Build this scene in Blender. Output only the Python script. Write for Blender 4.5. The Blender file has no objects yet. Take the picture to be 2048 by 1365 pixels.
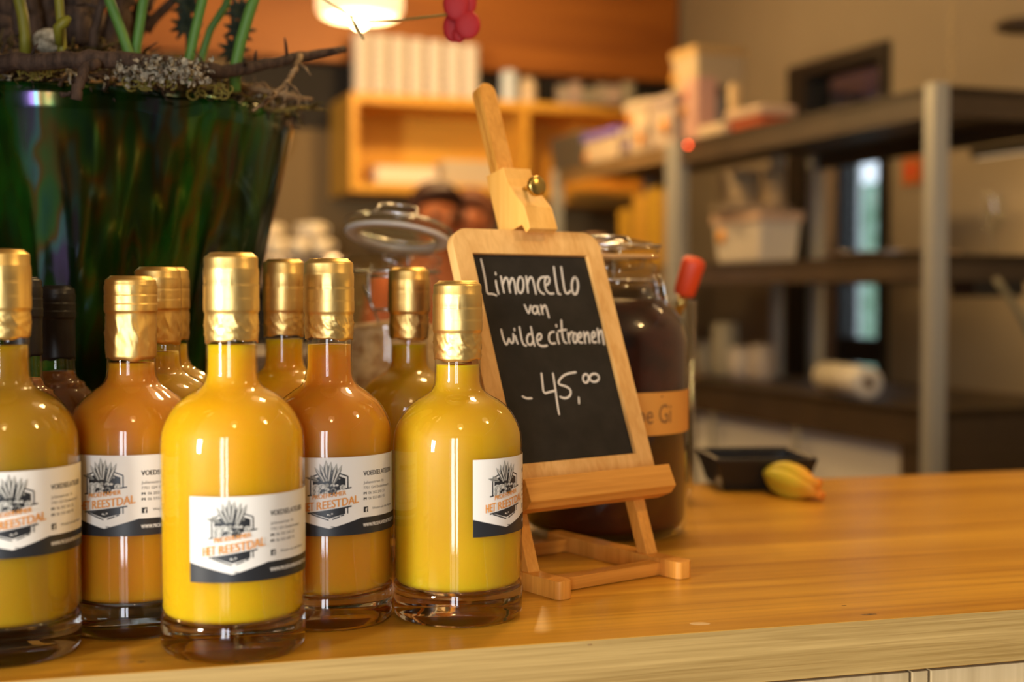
import bpy, bmesh, math, random
from mathutils import Vector, Matrix
from math import sin, cos, pi, radians, sqrt, atan, atan2
random.seed(7)
S = bpy.context.scene
C = S.collection
TOP = 0.92                       # height of the worktop above the floor; everything is built with z=0 on the worktop
# ------------------------------------------------------------------ camera
F, CX, CY, YH, CH = 2650.0, 1024.0, 682.5, 590.0, 0.2085
TH = atan((CY - YH) / F); KS = CH / .2053; DZ = CH - .2053
cam_d = bpy.data.cameras.new('camera'); cam = bpy.data.objects.new('camera', cam_d); C.objects.link(cam)
cam_d.sensor_width = 36.0; cam_d.lens = F / 2048 * 36.0
cam.location = (0, 0, CH); cam.rotation_euler = (pi / 2 - TH, 0, 0)
cam_d.clip_start = 0.02; cam_d.clip_end = 60
cam_d.dof.use_dof = True; cam_d.dof.focus_distance = 0.875; cam_d.dof.aperture_fstop = 3.9; cam_d.dof.aperture_blades = 0
S.camera = cam
# ------------------------------------------------------------------ world, exposure
S.view_settings.view_transform = 'Standard'; S.view_settings.look = 'None'
S.view_settings.gamma = 1.0; S.view_settings.use_curve_mapping = False
S.view_settings.exposure = -0.65
S.cycles.use_denoising = True
S.cycles.max_bounces = 10; S.cycles.transparent_max_bounces = 24
S.cycles.sample_clamp_indirect = 6.0; S.cycles.caustics_reflective = False
W = bpy.data.worlds.new('sky'); S.world = W; W.use_nodes = True
W.node_tree.nodes['Background'].inputs[0].default_value = (0.72, 0.84, 1.0, 1)
W.node_tree.nodes['Background'].inputs[1].default_value = 3.0
# ------------------------------------------------------------------ lights
def area(name, loc, target, sx, sy, power, col):
    l = bpy.data.lights.new(name, 'AREA'); l.shape = 'RECTANGLE'; l.size = sx; l.size_y = sy; l.energy = power; l.color = col
    o = bpy.data.objects.new(name, l); C.objects.link(o); o.location = loc
    o.rotation_euler = (Vector(target) - Vector(loc)).to_track_quat('-Z', 'Y').to_euler(); return o
def point(name, loc, power, col, r=0.05, spot=None):
    l = bpy.data.lights.new(name, 'SPOT' if spot else 'POINT'); l.energy = power; l.color = col; l.shadow_soft_size = r
    if spot: l.spot_size = radians(spot); l.spot_blend = 0.6
    o = bpy.data.objects.new(name, l); C.objects.link(o); o.location = loc; return o
DAY = (0.93, 0.96, 1.0); WARM = (1.0, 0.64, 0.26)
# daylight through the two glass doors and the window of the wall behind the photographer
area('window_light_left', (-0.42, -2.78, 0.35), (-0.42, 0, 0.3), 0.34, 2.0, 55, DAY)
area('window_light_right', (0.02, -2.78, 0.35), (0.02, 0, 0.3), 0.22, 2.0, 34, DAY)
area('window_light_side', (-3.12, -2.78, 0.55), (-0.1, 0.85, 0.15), 0.7, 1.3, 600, (1.0, 0.95, 0.86))
LAMPS = [(0.20, 1.42, 1.12, 22), (-0.72, 0.42, 1.12, 3), (1.05, 0.55, 1.18, 24), (0.15, -0.35, 1.25, 9), (-0.41, 3.6, 0.955, 20), (-0.1, 4.2, 1.38, 85), (1.5, 2.2, 1.5, 4), (-0.7, 2.5, 1.42, 22), (0.35, 2.5, 1.45, 26)]  # last two are added to brighten the chest, the rack and the people
# ------------------------------------------------------------------ pixel helpers (where a thing of the photo stands at a given distance)
FW = Vector((0, cos(TH), -sin(TH))); UP = Vector((0, sin(TH), cos(TH)))
def ray(px, py): return Vector(((px - CX) / F, 0, 0)) + UP * ((CY - py) / F) + FW
def at(px, py, Y):
    r = ray(px, py); return Vector((0, 0, CH)) + r * (Y / r.y)
def ground(px, py, z=0.0):
    r = ray(px, py); return Vector((0, 0, CH)) + r * ((z - CH) / r.z)
# ------------------------------------------------------------------ materials
MATS = {}
def mat(name, col=(.5, .5, .5), rough=.5, metal=0.0, spec=.5, coat=0.0, trans=0.0, ior=1.45, sss=0.0, sssr=(1, .5, .2), scale=.02, emit=None, es=0.0, film=0.0):
    if name in MATS: return MATS[name]
    m = bpy.data.materials.new(name); m.use_nodes = True; b = m.node_tree.nodes['Principled BSDF']; I = b.inputs
    I['Base Color'].default_value = (*col, 1); I['Roughness'].default_value = rough; I['Metallic'].default_value = metal
    I['IOR'].default_value = ior; I['Specular IOR Level'].default_value = spec; I['Coat Weight'].default_value = coat; I['Coat Roughness'].default_value = .03
    I['Transmission Weight'].default_value = trans
    if sss: I['Subsurface Weight'].default_value = sss; I['Subsurface Radius'].default_value = sssr; I['Subsurface Scale'].default_value = scale
    if emit: I['Emission Color'].default_value = (*emit, 1); I['Emission Strength'].default_value = es
    if film: I['Thin Film Thickness'].default_value = film; I['Thin Film IOR'].default_value = 1.6
    MATS[name] = m; return m
def nodes(m): return m.node_tree.nodes, m.node_tree.links, m.node_tree.nodes['Principled BSDF']
def noise_col(m, c1, c2, scale=(8, 8, 8), detail=4, rough=.6, bump=0.0, lo=.35, hi=.65, c3=None, dist=0.0, rot=(0, 0, 0), bdist=.001):
    N, L, b = nodes(m)
    tc = N.new('ShaderNodeTexCoord'); mp = N.new('ShaderNodeMapping'); nz = N.new('ShaderNodeTexNoise'); cr = N.new('ShaderNodeValToRGB')
    L.new(tc.outputs['Object'], mp.inputs[0]); mp.inputs['Scale'].default_value = scale; mp.inputs['Rotation'].default_value = rot
    L.new(mp.outputs[0], nz.inputs['Vector']); nz.inputs['Scale'].default_value = 1; nz.inputs['Detail'].default_value = detail; nz.inputs['Roughness'].default_value = rough
    nz.inputs['Distortion'].default_value = dist
    L.new(nz.outputs[0], cr.inputs[0]); e = cr.color_ramp.elements
    e[0].position = lo; e[0].color = (*c1, 1); e[1].position = hi; e[1].color = (*c2, 1)
    if c3: x = e.new((lo + hi) / 2); x.color = (*c3, 1)
    L.new(cr.outputs[0], b.inputs['Base Color'])
    if bump:
        bp = N.new('ShaderNodeBump'); bp.inputs['Strength'].default_value = bump; bp.inputs['Distance'].default_value = bdist
        L.new(nz.outputs[0], bp.inputs['Height']); L.new(bp.outputs[0], b.inputs['Normal'])
    return m
def wood(name, c1, c2, axis='x', freq=160, stretch=6, rough=.42, rot=(0, 0, 0), bump=.15, spec=.4, fine=None):
    m = mat(name, rough=rough, spec=spec); N, L, b = nodes(m)
    tc = N.new('ShaderNodeTexCoord'); mp = N.new('ShaderNodeMapping'); mp2 = N.new('ShaderNodeMapping')
    m0 = N.new('ShaderNodeMapping'); m0.inputs['Rotation'].default_value = rot; L.new(tc.outputs['Object'], m0.inputs[0])
    sc = {'x': (stretch, freq, freq), 'y': (freq, stretch, freq), 'z': (freq, freq, stretch)}[axis]
    mp.inputs['Scale'].default_value = sc; mp2.inputs['Scale'].default_value = tuple(s / 7 for s in sc)
    L.new(m0.outputs[0], mp.inputs[0]); L.new(m0.outputs[0], mp2.inputs[0])
    n1 = N.new('ShaderNodeTexNoise'); n2 = N.new('ShaderNodeTexNoise')
    for n, mm in ((n1, mp), (n2, mp2)): L.new(mm.outputs[0], n.inputs['Vector']); n.inputs['Scale'].default_value = 1; n.inputs['Detail'].default_value = 5; n.inputs['Distortion'].default_value = .6
    mx = N.new('ShaderNodeMix'); mx.data_type = 'FLOAT'; mx.inputs[0].default_value = .55
    L.new(n1.outputs[0], mx.inputs[2]); L.new(n2.outputs[0], mx.inputs[3])
    cr = N.new('ShaderNodeValToRGB'); L.new(mx.outputs[0], cr.inputs[0]); e = cr.color_ramp.elements
    e[0].position = .38; e[0].color = (*c1, 1); e[1].position = .62; e[1].color = (*c2, 1)
    L.new(cr.outputs[0], b.inputs['Base Color'])
    bp = N.new('ShaderNodeBump'); bp.inputs['Strength'].default_value = bump; bp.inputs['Distance'].default_value = .0006
    L.new(n1.outputs[0], bp.inputs['Height']); L.new(bp.outputs[0], b.inputs['Normal']); return m
def thin_glass(name, tint=(.97, .98, .96), rough=.01, ior=1.5):
    if name in MATS: return MATS[name]
    m = bpy.data.materials.new(name); m.use_nodes = True; N = m.node_tree.nodes; L = m.node_tree.links; N.clear()
    o = N.new('ShaderNodeOutputMaterial'); t = N.new('ShaderNodeBsdfTransparent'); t.inputs[0].default_value = (*tint, 1)
    g = N.new('ShaderNodeBsdfGlossy'); g.inputs['Roughness'].default_value = rough; g.inputs[0].default_value = (1, 1, 1, 1)
    fr = N.new('ShaderNodeFresnel'); ge = N.new('ShaderNodeNewGeometry'); mr = N.new('ShaderNodeMapRange'); mr.inputs[3].default_value = ior; mr.inputs[4].default_value = 1 / ior; L.new(ge.outputs['Backfacing'], mr.inputs[0]); L.new(mr.outputs[0], fr.inputs[0]); mx = N.new('ShaderNodeMixShader')
    L.new(fr.outputs[0], mx.inputs[0]); L.new(t.outputs[0], mx.inputs[1]); L.new(g.outputs[0], mx.inputs[2]); L.new(mx.outputs[0], o.inputs[0])
    MATS[name] = m; return m
def emis(name, col, s): return mat(name, col=(.8, .8, .8), emit=col, es=s, rough=.6)
# ------------------------------------------------------------------ mesh builder
class MB:
    def __init__(s): s.v = []; s.f = []; s.m = []; s.sm = []
    def add(s, vs, fs, mi=0, smooth=False):
        o = len(s.v); s.v += [tuple(v) for v in vs]; s.f += [tuple(i + o for i in f) for f in fs]; s.m += [mi] * len(fs); s.sm += [smooth] * len(fs); return s
    def box(s, c, d, R=None, mi=0, taper=1.0):
        h = [x / 2 for x in d]; vs = []
        for z in (-1, 1):
            k = 1 if z > 0 else taper
            for x, y in ((-1, -1), (1, -1), (1, 1), (-1, 1)):
                p = Vector((x * h[0] * k, y * h[1] * k, z * h[2])); p = (R @ p if R else p) + Vector(c); vs.append(p)
        return s.add(vs, [(3, 2, 1, 0), (4, 5, 6, 7), (0, 1, 5, 4), (1, 2, 6, 5), (2, 3, 7, 6), (3, 0, 4, 7)], mi)
    def lathe(s, prof, n=48, mi=0, c=(0, 0, 0), R=None, mod=None, smooth=True):
        vs = []
        for j, (r, z) in enumerate(prof):
            for i in range(n):
                a = 2 * pi * i / n; rr = r; zz = z
                if mod: rr, zz = mod(r, z, a, j)
                p = Vector((rr * cos(a), rr * sin(a), zz)); p = (R @ p if R else p) + Vector(c); vs.append(p)
        fs = [(j * n + i, j * n + (i + 1) % n, (j + 1) * n + (i + 1) % n, (j + 1) * n + i) for j in range(len(prof) - 1) for i in range(n)]
        return s.add(vs, fs, mi, smooth)
    def tube(s, pts, rad, n=10, mi=0, cap=True, flat=None):
        pts = [Vector(p) for p in pts]; rad = rad if isinstance(rad, (list, tuple)) else [rad] * len(pts); vs = []; fs = []
        nrm = None
        for i, p in enumerate(pts):
            t = (pts[min(i + 1, len(pts) - 1)] - pts[max(i - 1, 0)]).normalized()
            if nrm is None: nrm = t.orthogonal().normalized()
            nrm = (nrm - t * nrm.dot(t)).normalized(); b = t.cross(nrm)
            for k in range(n):
                a = 2 * pi * k / n; vs.append(p + (nrm * cos(a) + b * sin(a)) * rad[i])
        for i in range(len(pts) - 1):
            for k in range(n): fs.append((i * n + k, i * n + (k + 1) % n, (i + 1) * n + (k + 1) % n, (i + 1) * n + k))
        if cap: fs.append(tuple(range(n))[::-1]); fs.append(tuple((len(pts) - 1) * n + k for k in range(n)))
        return s.add(vs, fs, mi, True)
    def ball(s, c, r, mi=0, n=12, sq=(1, 1, 1)):
        prof = [(max(1e-5, sin(pi * k / n)) * r, -cos(pi * k / n) * r) for k in range(n + 1)]
        o = len(s.v); s.lathe(prof, n=n * 2, mi=mi)
        for i in range(o, len(s.v)): v = s.v[i]; s.v[i] = (v[0] * sq[0] + c[0], v[1] * sq[1] + c[1], v[2] * sq[2] + c[2])
        return s
    def prism(s, loops, a, b, frame=None, mi=0):
        """loops: list of 2-D closed loops (outer, holes); extruded from a to b along the third axis; frame(u,v,n)->point"""
        bm = bmesh.new(); E = []; base = []
        for lp in loops:
            vv = [bm.verts.new((x, y, 0)) for x, y in lp]; base.append(vv)
            for i in range(len(vv)): E.append(bm.edges.new((vv[i], vv[(i + 1) % len(vv)])))
        bmesh.ops.triangle_fill(bm, use_beauty=True, use_dissolve=False, edges=E)
        bm.verts.index_update(); n = len(bm.verts); P = [v.co.copy() for v in bm.verts]; T = [tuple(v.index for v in f.verts) for f in bm.faces]
        vs = [(p.x, p.y, a) for p in P] + [(p.x, p.y, b) for p in P]; fs = T + [tuple(i + n for i in reversed(t)) for t in T]
        for vv in base:
            ids = [v.index for v in vv]
            for i in range(len(ids)): j = (i + 1) % len(ids); fs.append((ids[i], ids[j], ids[j] + n, ids[i] + n))
        bm.free()
        fr = frame or (lambda u, v, w: Vector((u, v, w)))
        return s.add([fr(*v) for v in vs], fs, mi)
    def build(s, name, mats, parent=None, bevel=0, subs=0, flip=True):
        me = bpy.data.meshes.new(name); off = Vector((0, 0, 0))
        if parent is not None:
            p = parent
            while p is not None: off += Vector(p.location); p = p.parent
        me.from_pydata([tuple(Vector(v) - off) for v in s.v], [], s.f); me.update()
        for m in (mats if isinstance(mats, (list, tuple)) else [mats]): me.materials.append(m)
        me.polygons.foreach_set('material_index', s.m); me.polygons.foreach_set('use_smooth', s.sm)
        if flip:
            bm = bmesh.new(); bm.from_mesh(me); bmesh.ops.recalc_face_normals(bm, faces=bm.faces); bm.to_mesh(me); bm.free()
        o = bpy.data.objects.new(name, me); C.objects.link(o)
        if parent is not None: o.parent = parent
        if bevel:
            b = o.modifiers.new('bevel', 'BEVEL'); b.width = bevel; b.segments = 2; b.limit_method = 'ANGLE'; b.angle_limit = radians(40)
        if subs: q = o.modifiers.new('sub', 'SUBSURF'); q.levels = subs; q.render_levels = subs
        return o
def tag(o, label, cat, group=None, kind=None):
    o['label'] = label; o['category'] = cat
    if group: o['group'] = group
    if kind: o['kind'] = kind
    return o
def thing(name, loc, label, cat, group=None):
    o = bpy.data.objects.new(name, None); o.empty_display_size = .02; C.objects.link(o); o.location = loc; tag(o, label, cat, group); return o
def struct(o, label=None):
    o['kind'] = 'structure'
    if label: o['label'] = label
    return o
def dup(root, loc, label=None, rotz=0, group=None):
    def cp(o, par):
        c = o.copy(); C.objects.link(c); c.parent = par
        for k in list(o.children): cp(k, c)
        return c
    c = cp(root, None); c.location = loc; c.rotation_euler[2] = rotz
    if label: c['label'] = label
    if group: c['group'] = group
    return c
_tc = {}
def text2d(s):
    """font outline as a flat mesh, height of capitals about 1, starts at x=0"""
    if s in _tc: return _tc[s]
    cu = bpy.data.curves.new('t', 'FONT'); cu.body = s; cu.size = 1.0; cu.resolution_u = 3; cu.fill_mode = 'FRONT'
    o = bpy.data.objects.new('t', cu); C.objects.link(o); dg = bpy.context.evaluated_depsgraph_get()
    me = bpy.data.meshes.new_from_object(o.evaluated_get(dg)); vs = [(v.co.x, v.co.y) for v in me.vertices]; fs = [tuple(p.vertices) for p in me.polygons]
    x0 = min(v[0] for v in vs); x1 = max(v[0] for v in vs)
    bpy.data.objects.remove(o); bpy.data.curves.remove(cu); bpy.data.meshes.remove(me)
    _tc[s] = ([(x - x0, y) for x, y in vs], fs, x1 - x0); return _tc[s]
# ================================================================== materials used
OAK_TOP = wood('oak_worktop', (.44, .19, .014), (.70, .37, .036), 'x', 110, 3.2, .30, rot=(0, 0, -radians(15.5)), bump=.12, spec=.55)
OAK_FRONT = wood('oak_edge', (.26, .16, .045), (.47, .32, .115), 'x', 520, 9, .5, rot=(0, 0, -radians(15.5)), bump=.35)
PANEL = wood('oak_panel', (.40, .29, .14), (.58, .44, .24), 'z', 120, 3, .6, rot=(0, 0, -radians(15.5)), bump=.3)
BEECH = wood('beech', (.58, .24, .030), (.78, .36, .062), 'z', 480, 16, .42, bump=.12)
BEECH_X = wood('beech_x', (.56, .23, .030), (.78, .36, .062), 'x', 260, 10, .42, rot=(0, 0, -radians(36.5)), bump=.1)
PINE = wood('pine_frame', (.66, .34, .09), (.84, .50, .17), 'z', 200, 6, .5, bump=.1)
SLATE = noise_col(mat('blackboard', rough=.75, spec=.25), (.016, .013, .009), (.028, .023, .016), (60, 60, 60), lo=.3, hi=.8)
CHALK = mat('chalk', (.74, .68, .58), .9, spec=.1)
BRASS = mat('brass', (.62, .44, .13), .28, metal=1)
BLACKP = mat('black_plastic', (.012, .010, .008), .3)
GLASS = mat('clear_glass', (.96, .99, .95), .0, trans=1.0, ior=1.47)
SHELL = thin_glass('bottle_glass', (.985, .985, .975), .008, 1.5)
JARG = thin_glass('jar_glass', (.93, .94, .92), .02, 1.5)
def gold():
    m = mat('gold_foil', (.88, .62, .22), .40, metal=1); N, L, b = nodes(m)
    tc = N.new('ShaderNodeTexCoord'); nz = N.new('ShaderNodeTexNoise'); mp = N.new('ShaderNodeMapping'); mp.inputs['Scale'].default_value = (130, 130, 60)
    L.new(tc.outputs['Object'], mp.inputs[0]); L.new(mp.outputs[0], nz.inputs['Vector']); nz.inputs['Scale'].default_value = 1; nz.inputs['Detail'].default_value = 2
    bp = N.new('ShaderNodeBump'); bp.inputs['Strength'].default_value = .25; bp.inputs['Distance'].default_value = .0008
    L.new(nz.outputs[0], bp.inputs['Height']); L.new(bp.outputs[0], b.inputs['Normal']); return m
GOLD = gold()
BLACKCAP = mat('black_capsule', (.012, .011, .012), .38)
def liquid(name, col, deep):
    m = mat(name, col, .45, sss=1.0, sssr=(1, .7, .2), scale=.05, spec=.3)
    return noise_col(m, deep, col, (14, 14, 9), 2, .5, lo=.3, hi=.62)
# ================================================================== worktop and its base
CA = radians(15.2); CU = Vector((cos(CA), sin(CA), 0)); CN = Vector((-sin(CA), cos(CA), 0))
FE = ground(1100, 1287)                                  # a point on the worktop's front edge
def cf(u, v, w): return FE + CU * u + CN * v + Vector((0, 0, w))
DEP = 0.600
wt = MB(); wt.prism([[(-.93, 0), (2.3, 0), (2.3, DEP), (-.93, DEP)]], -.0345, 0, cf)
wo = wt.build('worktop', [OAK_TOP, OAK_FRONT], bevel=.0007)
tag(wo, 'long oak worktop carrying the bottles, easel, jars and vase', 'worktop')
for p in wo.data.polygons:
    if abs(p.normal.z) < .5: p.material_index = 1
# knots and a pale dent, part of the wood
KN = noise_col(mat('knot', rough=.5), (.03, .012, .004), (.30, .16, .05), (400, 400, 400), lo=.4, hi=.6)
for px_, py_, a_, b_ in ((1737, 1230, .0055, .0018), (1688, 1212, .0018, .0008), (1180, 1290, .0012, .0006), (282, 1325, .0022, .0012)):
    g_ = ground(px_, py_); m = MB(); m.prism([[(g_.x + CU.x * a_ * cos(k * pi / 8) * (1 + .2 * sin(k * 3)) - CU.y * b_ * sin(k * pi / 8), g_.y + CU.y * a_ * cos(k * pi / 8) + CU.x * b_ * sin(k * pi / 8)) for k in range(16)]], -.0003, .00006); m.build('knot', KN, wo)
g_ = ground(1400, 1248); m = MB(); m.prism([[(g_.x + .0065 * cos(k * pi / 10), g_.y + .0035 * sin(k * pi / 10)) for k in range(20)]], -.0003, .00005); m.build('water_mark', mat('pale_mark', (.72, .50, .24), .35), wo)
base = thing('counter_base', cf(0, .3, -TOP), 'oak plank counter base under the worktop', 'counter')
b = MB(); b.prism([[(-.93, .02), (2.3, .02), (2.3, DEP - .03), (-.93, DEP - .03)]], -TOP, -.0350, cf); b.build('carcass', mat('dark_gap', (.03, .02, .01), .8), base)
x = -1.5
seams = [-.93, -.8, -.5, -.2, .248, .262, .56, .86, 1.2, 1.6, 2.0, 2.3]
for a0, a1 in zip(seams[:-1], seams[1:]):
    b = MB(); b.prism([[(a0 + .0012, .006), (a1 - .0012, .006), (a1 - .0012, .0195), (a0 + .0012, .0195)]], -TOP + .08, -.0380, cf)
    b.build('front_plank', PANEL, base, bevel=.0006)
# ================================================================== bottles
def body_profile(R, sh, lip):
    k = R / .042
    P = [(R, .0230), (R, .110 + sh), (R, .118 + sh), (.0413 * k, .1254 + sh), (.0397 * k, .130 + sh), (.038 * k, .1337 + sh), (.0358 * k, .1375 + sh), (.033 * k, .1411 + sh), (.0295 * k, .1442 + sh), (.0262 * k, .1466 + sh),
         (.0225, .1486 + sh), (.0193, .1506 + sh), (.0172, .1525 + sh), (.0157, .1555 + sh), (.0150, .1595 + sh), (.0148, .168 + sh), (.0148, lip)]
    return P
def label_mesh(R):
    """printed card bent round the bottle; card x 0..87 mm, y 0..48.4 mm, x=25 faces forward"""
    mb = MB(); rad = R + .00025
    def bend(x, y, lay):
        a = (x - 25.0) / 1000 / R - pi / 2; r = rad + lay * .00007
        return Vector((r * cos(a), r * sin(a), y / 1000))
    def poly(pts, mi, lay):
        # split into thin vertical slices so that it follows the curve
        bm = bmesh.new(); f = bm.faces.new([bm.verts.new((x, y, 0)) for x, y in pts]); xs = [p[0] for p in pts]; x = min(xs) + 1.5
        while x < max(xs) - .1:
            bmesh.ops.bisect_plane(bm, geom=bm.verts[:] + bm.edges[:] + bm.faces[:], plane_co=(x, 0, 0), plane_no=(1, 0, 0)); x += 1.5
        bmesh.ops.triangulate(bm, faces=bm.faces); bm.verts.index_update()
        mb.add([bend(v.co.x, v.co.y, lay) for v in bm.verts], [tuple(v.index for v in q.verts) for q in bm.faces], mi, False); bm.free()
    def txt(s, x, y, w, h, mi, lay, tilt=0.0, bold=0.0):
        vs, fs, wd = text2d(s); kx = w / wd; ky = h / .70
        for dx in ([0] if not bold else [0, bold, -bold]):
            mb.add([bend(x + dx + vx * kx, y + vy * ky + tilt * vx * kx, lay) for vx, vy in vs], fs, mi, False)
    def line(x0, y0, x1, y1, w, mi, lay):
        d = Vector((x1 - x0, y1 - y0)).normalized(); q = Vector((-d.y, d.x)) * w / 2
        poly([(x0 + q.x, y0 + q.y), (x1 + q.x, y1 + q.y), (x1 - q.x, y1 - q.y), (x0 - q.x, y0 - q.y)], mi, lay)
    def leaf(x, y, ang, l, w, mi, lay):
        u = Vector((cos(radians(ang)), sin(radians(ang)))); q = Vector((-u.y, u.x)); L = []; Rr = []
        for k in range(7):
            t = k / 6; ww = w * sin(pi * min(1, t * .93 + .07)) ** .8 / 2; p = Vector((x, y)) + u * l * t; L.append(p + q * ww); Rr.append(p - q * ww)
        poly([tuple(p) for p in L + Rr[::-1]], mi, lay)
    def disc(x, y, r, mi, lay, sq=1.0): poly([(x + r * cos(2 * pi * k / 14), y + r * sq * sin(2 * pi * k / 14)) for k in range(14)], mi, lay)
    poly([(0, 0), (87, 0), (87, 48.4), (0, 48.4)], 0, 0)                                   # white card
    poly([(0, 0), (24.4, 0), (24.4, 4.6), (0, 11.2)], 1, 1); poly([(24.4, 0), (45, 0), (45, 10.3), (24.4, 4.6)], 1, 1); poly([(45, 0), (87, 0), (87, 10.1), (45, 10.3)], 1, 1)
    line(25.5, 5.9, 28, 5.6, .4, 1, 1)
    # hexagon badge, upper and lower half
    poly([(14.6, 25.4), (14.6, 35.2), (25.0, 39.2), (34.6, 35.4), (34.6, 29.0)], 1, 1)
    for a in ((13.2, 25, 13.2, 36.4), (13.2, 36.4, 25, 40.9), (25, 40.9, 36.1, 36.6), (36.1, 36.6, 36.1, 29.2), (11.2, 24.9, 15.4, 25.5), (33.8, 28.9, 38.4, 29.6)): line(*a, .8, 1, 2)
    line(11.2, 14.0, 38.4, 18.0, .9, 1, 2)
    poly([(14.5, 13.9), (24.6, 10.9), (34.4, 13.6), (34.4, 17.2)], 1, 1)
    for a in ((13.4, 13.7, 24.2, 9.9), (26.4, 10.3, 31, 11.9), (31.6, 12.2, 33.6, 12.9), (35.9, 17.6, 35.9, 13.6)): line(*a, .75, 1, 2)
    disc(23.8, 13.3, .7, 0, 2, .6); disc(26.3, 13.8, .6, 0, 2, .6); disc(25, 12.9, .5, 2, 3)
    # grey engraved vegetables: ears, leaves, squash, shells
    for x, y, an, l, w in ((22.8, 34, 110, 11.5, 2.6), (23.2, 34, 92, 13.2, 2.9), (24.2, 34, 82, 12.2, 2.6), (26.6, 33, 77, 12.2, 2.6), (27.4, 32.5, 66, 12.6, 2.4), (21.6, 33.5, 122, 11, 2.2)):
        leaf(x, y, an, l, w, 2, 3); leaf(x, y + .3, an, l * .92, w * .35, 4, 4)
        leaf(x - .6, y + .8, an + 5, l * .72, w * .22, 1, 4); leaf(x + .6, y + .8, an - 5, l * .72, w * .22, 1, 4)
    leaf(18.2, 34.2, 166, 8.6, 2.0, 2, 3); leaf(17.4, 35.2, 150, 5, 1.3, 2, 3); leaf(17.6, 34.3, 166, 6.5, .5, 1, 4)
    for x, y, r, q in ((16.6, 29.2, 2.9, 1.0), (16.4, 26.4, 2.6, 1.1), (20.2, 30.2, 2.7, .8), (23.5, 28.6, 1.8, .8), (32.9, 29.9, 1.9, .9), (21.8, 26.9, 1.4, .8), (26.8, 31.0, 1.5, 1)):
        disc(x, y, r, 4, 3, q); disc(x + .2, y - .1, r * .78, 2, 4, q); disc(x + .35, y + .15, r * .55, 4, 5, q); leaf(x - r * .4, y - r * .6, 70, r * 1.5, .35, 1, 6)
    disc(26.6, 28.2, 2.8, 1, 5); disc(27.2, 28.3, 1.7, 2, 6, .8); disc(26.9, 28.1, 1.2, 1, 7, .8); disc(29.3, 31.4, 1.0, 4, 6, .7); disc(21.0, 28.2, 1.5, 1, 5, .6); disc(23.4, 31.5, 1.2, 2, 5)
    disc(31.2, 27.2, .7, 4, 5); disc(30.8, 35.4, .6, 2, 3)
    txt('PROEFKAMER', 14.6, 22.6, 20.2, 2.7, 3, 8, .14, .12)
    txt('HET', 8.2, 14.9, 7.0, 5.3, 3, 8, .145, .18); txt('REESTDAL', 17.2, 16.2, 25.6, 5.0, 3, 8, .145, .18)
    txt('VOEDSELATELIER', 46.6, 36.2, 27.5, 3.0, 1, 1, 0, .14)
    for i, (s, w, x) in enumerate((('Julianastraat 1b', 17.5, 46.6), ('7701 GH Dedemsvaart', 24.0, 46.6), ('06 202 243 22', 15, 50.2), ('06 555 683 95', 15, 50.2))):
        txt(s, x, 31.1 - i * 3.35, w, 1.65, 1, 1)
    for y in (24.4, 21.05): txt('M', 46.8, y, 1.9, 1.6, 1, 1, 0, .2)
    txt('Weten-uit-de-Natuur', 53.2, 14.6, 22.5, 1.6, 1, 1)
    poly([(46.6, 13.4), (49.9, 13.4), (49.9, 16.8), (46.6, 16.8)], 1, 1); txt('f', 48.0, 13.5, 1.4, 2.6, 0, 2, 0, .15)
    txt('WWW.PROEFKAMERHETREESTDAL.NL', 46.2, 4.4, 36.5, 2.2, 0, 2, 0, .08)
    return mb
LABM = [mat('label_white', (.80, .78, .73), .42, spec=.4), mat('label_black', (.020, .022, .026), .4), mat('label_grey', (.30, .30, .27), .5), mat('label_orange', (.72, .30, .05), .5), mat('label_pale', (.62, .61, .56), .5)]
_lab = {}
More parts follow.
